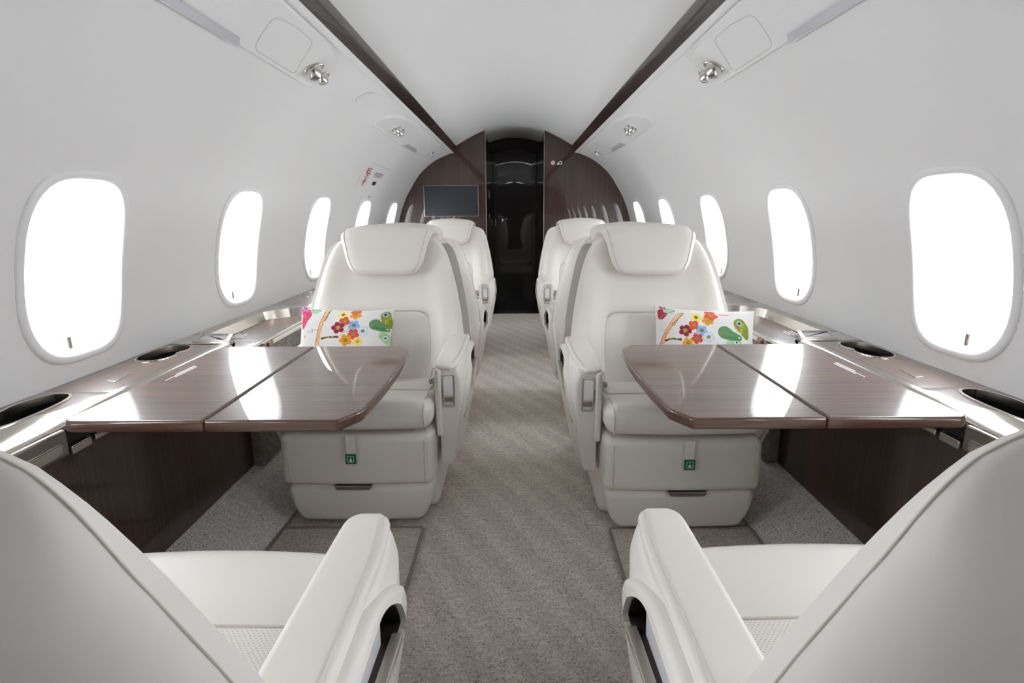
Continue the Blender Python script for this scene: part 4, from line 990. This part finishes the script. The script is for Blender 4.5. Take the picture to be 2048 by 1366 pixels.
def gourds(p, A, B, C):
    p.blob(C, (176, 214, 160)); p.dots(12, lambda r: (C[0][0] + r.uniform(-50, 60), C[0][1] + r.uniform(-40, 40)), 5, (90, 130, 90), 6); p.disc(C[1][0] - 60, C[1][1] - 40, 40, 40, (225, 235, 240)); p.disc(C[1][0] - 60, C[1][1] - 40, 18, 18, (30, 45, 100))
    p.blob(A, (96, 152, 104)); p.dots(40, lambda r: (A[0][0] + r.uniform(-75, 60), A[0][1] + r.uniform(-60, 95)), 6, (176, 118, 78), 7)
    for k in range(22):
        t = k / 21; x = lerp(A[0][0] - 40, A[2][0], t); y = lerp(A[0][1] + A[0][2] - 25, A[2][1] + A[2][2] - 12, t); p.disc(x, y - 12, 5, 5, (40, 70, 45)); p.disc(x + 12, y - 34, 5, 5, (40, 70, 45))
    p.disc(A[2][0], A[2][1] - 5, 20, 18, (212, 218, 150))
    p.blob(B, (136, 150, 58)); p.dots(50, lambda r: (B[0][0] + r.uniform(-10, 90), B[0][1] + r.uniform(-60, 170)), 7, (205, 205, 105), 8); p.dots(24, lambda r: (B[0][0] + r.uniform(-90, 10), B[0][1] + r.uniform(40, 150)), 6, (196, 120, 70), 9)
    x, y = B[0][0] - 10, B[0][1] - 15
    for k in range(8): a = k * math.pi / 4; p.disc(x + 34 * math.cos(a), y + 34 * math.sin(a), 15, 15, (225, 232, 245))
    p.disc(x, y, 36, 36, (120, 150, 200)); p.disc(x, y, 22, 22, (28, 42, 98))
def pillow(label, Wd, Hh, M4, fn, U0_, U1_, V0_, MPU):
    NU, NV = 300, 270
    u = np.linspace(-1, 1, NU); v = np.linspace(-1, 1, NV); Ug, Vg = np.meshgrid(u, v)
    pin = 1 - .055 * (1 - np.abs(Vg) ** 2.2) * (np.abs(Ug) ** 3); pin2 = 1 - .07 * (1 - np.abs(Ug) ** 2.2) * (np.abs(Vg) ** 3)
    X = Wd / 2 * Ug * pin; Z = Hh / 2 * Vg * pin2
    T = .062 * np.clip((1 - np.abs(Ug) ** 3.2), 0, 1) ** .62 * np.clip((1 - np.abs(Vg) ** 3.2), 0, 1) ** .62 + .002
    wr = .0022 * np.sin(9 * Ug + 5 * Vg) * np.sin(7 * Vg - 3 * Ug) * (1 - Ug ** 2)
    front = np.stack([X, -(T + wr), Z], -1).reshape(-1, 3)
    p = Paint(lerp(U0_, U1_, (Ug + 1) / 2), V0_ + (1 - Vg) / 2 * Hh / MPU); fn(p)
    nb = 24; ub = np.linspace(-1, 1, nb); Ub, Vb = np.meshgrid(ub, ub)
    pin = 1 - .055 * (1 - np.abs(Vb) ** 2.2) * (np.abs(Ub) ** 3); pin2 = 1 - .07 * (1 - np.abs(Ub) ** 2.2) * (np.abs(Vb) ** 3)
    Tb = .05 * np.clip((1 - np.abs(Ub) ** 3.2), 0, 1) ** .62 * np.clip((1 - np.abs(Vb) ** 3.2), 0, 1) ** .62 + .001
    back_ = np.stack([Wd / 2 * Ub * pin, Tb, Hh / 2 * Vb * pin2], -1).reshape(-1, 3)
    V = np.concatenate([front, back_]); o = len(front)
    i = np.arange(NU * NV).reshape(NV, NU); F1 = np.stack([i[:-1, :-1], i[:-1, 1:], i[1:, 1:], i[1:, :-1]], -1).reshape(-1, 4)
    j = np.arange(nb * nb).reshape(nb, nb) + o; F2 = np.stack([j[:-1, :-1], j[1:, :-1], j[1:, 1:], j[:-1, 1:]], -1).reshape(-1, 4)
    me = bpy.data.meshes.new('pillow'); Fs = np.concatenate([F1, F2])
    me.vertices.add(len(V)); me.vertices.foreach_set('co', V.astype(np.float32).ravel())
    me.loops.add(Fs.size); me.loops.foreach_set('vertex_index', Fs.ravel().astype(np.int32))
    me.polygons.add(len(Fs)); me.polygons.foreach_set('loop_start', np.arange(0, Fs.size, 4, dtype=np.int32))
    me.polygons.foreach_set('use_smooth', np.ones(len(Fs), bool)); me.update(calc_edges=True); me.validate()
    ca = me.color_attributes.new('print', 'FLOAT_COLOR', 'POINT')
    cols = np.ones((len(V), 4), np.float32); cols[:o, :3] = p.C.reshape(-1, 3); cols[o:, :3] = lin((236, 234, 231)); ca.data.foreach_set('color', cols.ravel())
    me.materials.append(pillow_mat)
    ob = link('pillow', me); ob.matrix_world = M4; return tag(ob, label, 'pillow', 'floral pillows')
def pm(loc, tilt, roll, yaw=0): return Matrix.Translation(loc) @ Matrix.Rotation(R(yaw), 4, 'Z') @ Matrix.Rotation(R(tilt), 4, 'X') @ Matrix.Rotation(R(roll), 4, 'Y')
pillow('floral printed white pillow on the left seat, pink fruit in its corner', .335, .272, pm((-.597, 1.708, .500), -19, 1.5, 0), print_left, 130, 1810, 180, .000186)
pillow('floral printed white pillow on the right seat, leaning against the armrest', .345, .272, pm((.650, 1.668, .500), -19, 3.0, -2), print_right, 150, 1925, 110, .000186)
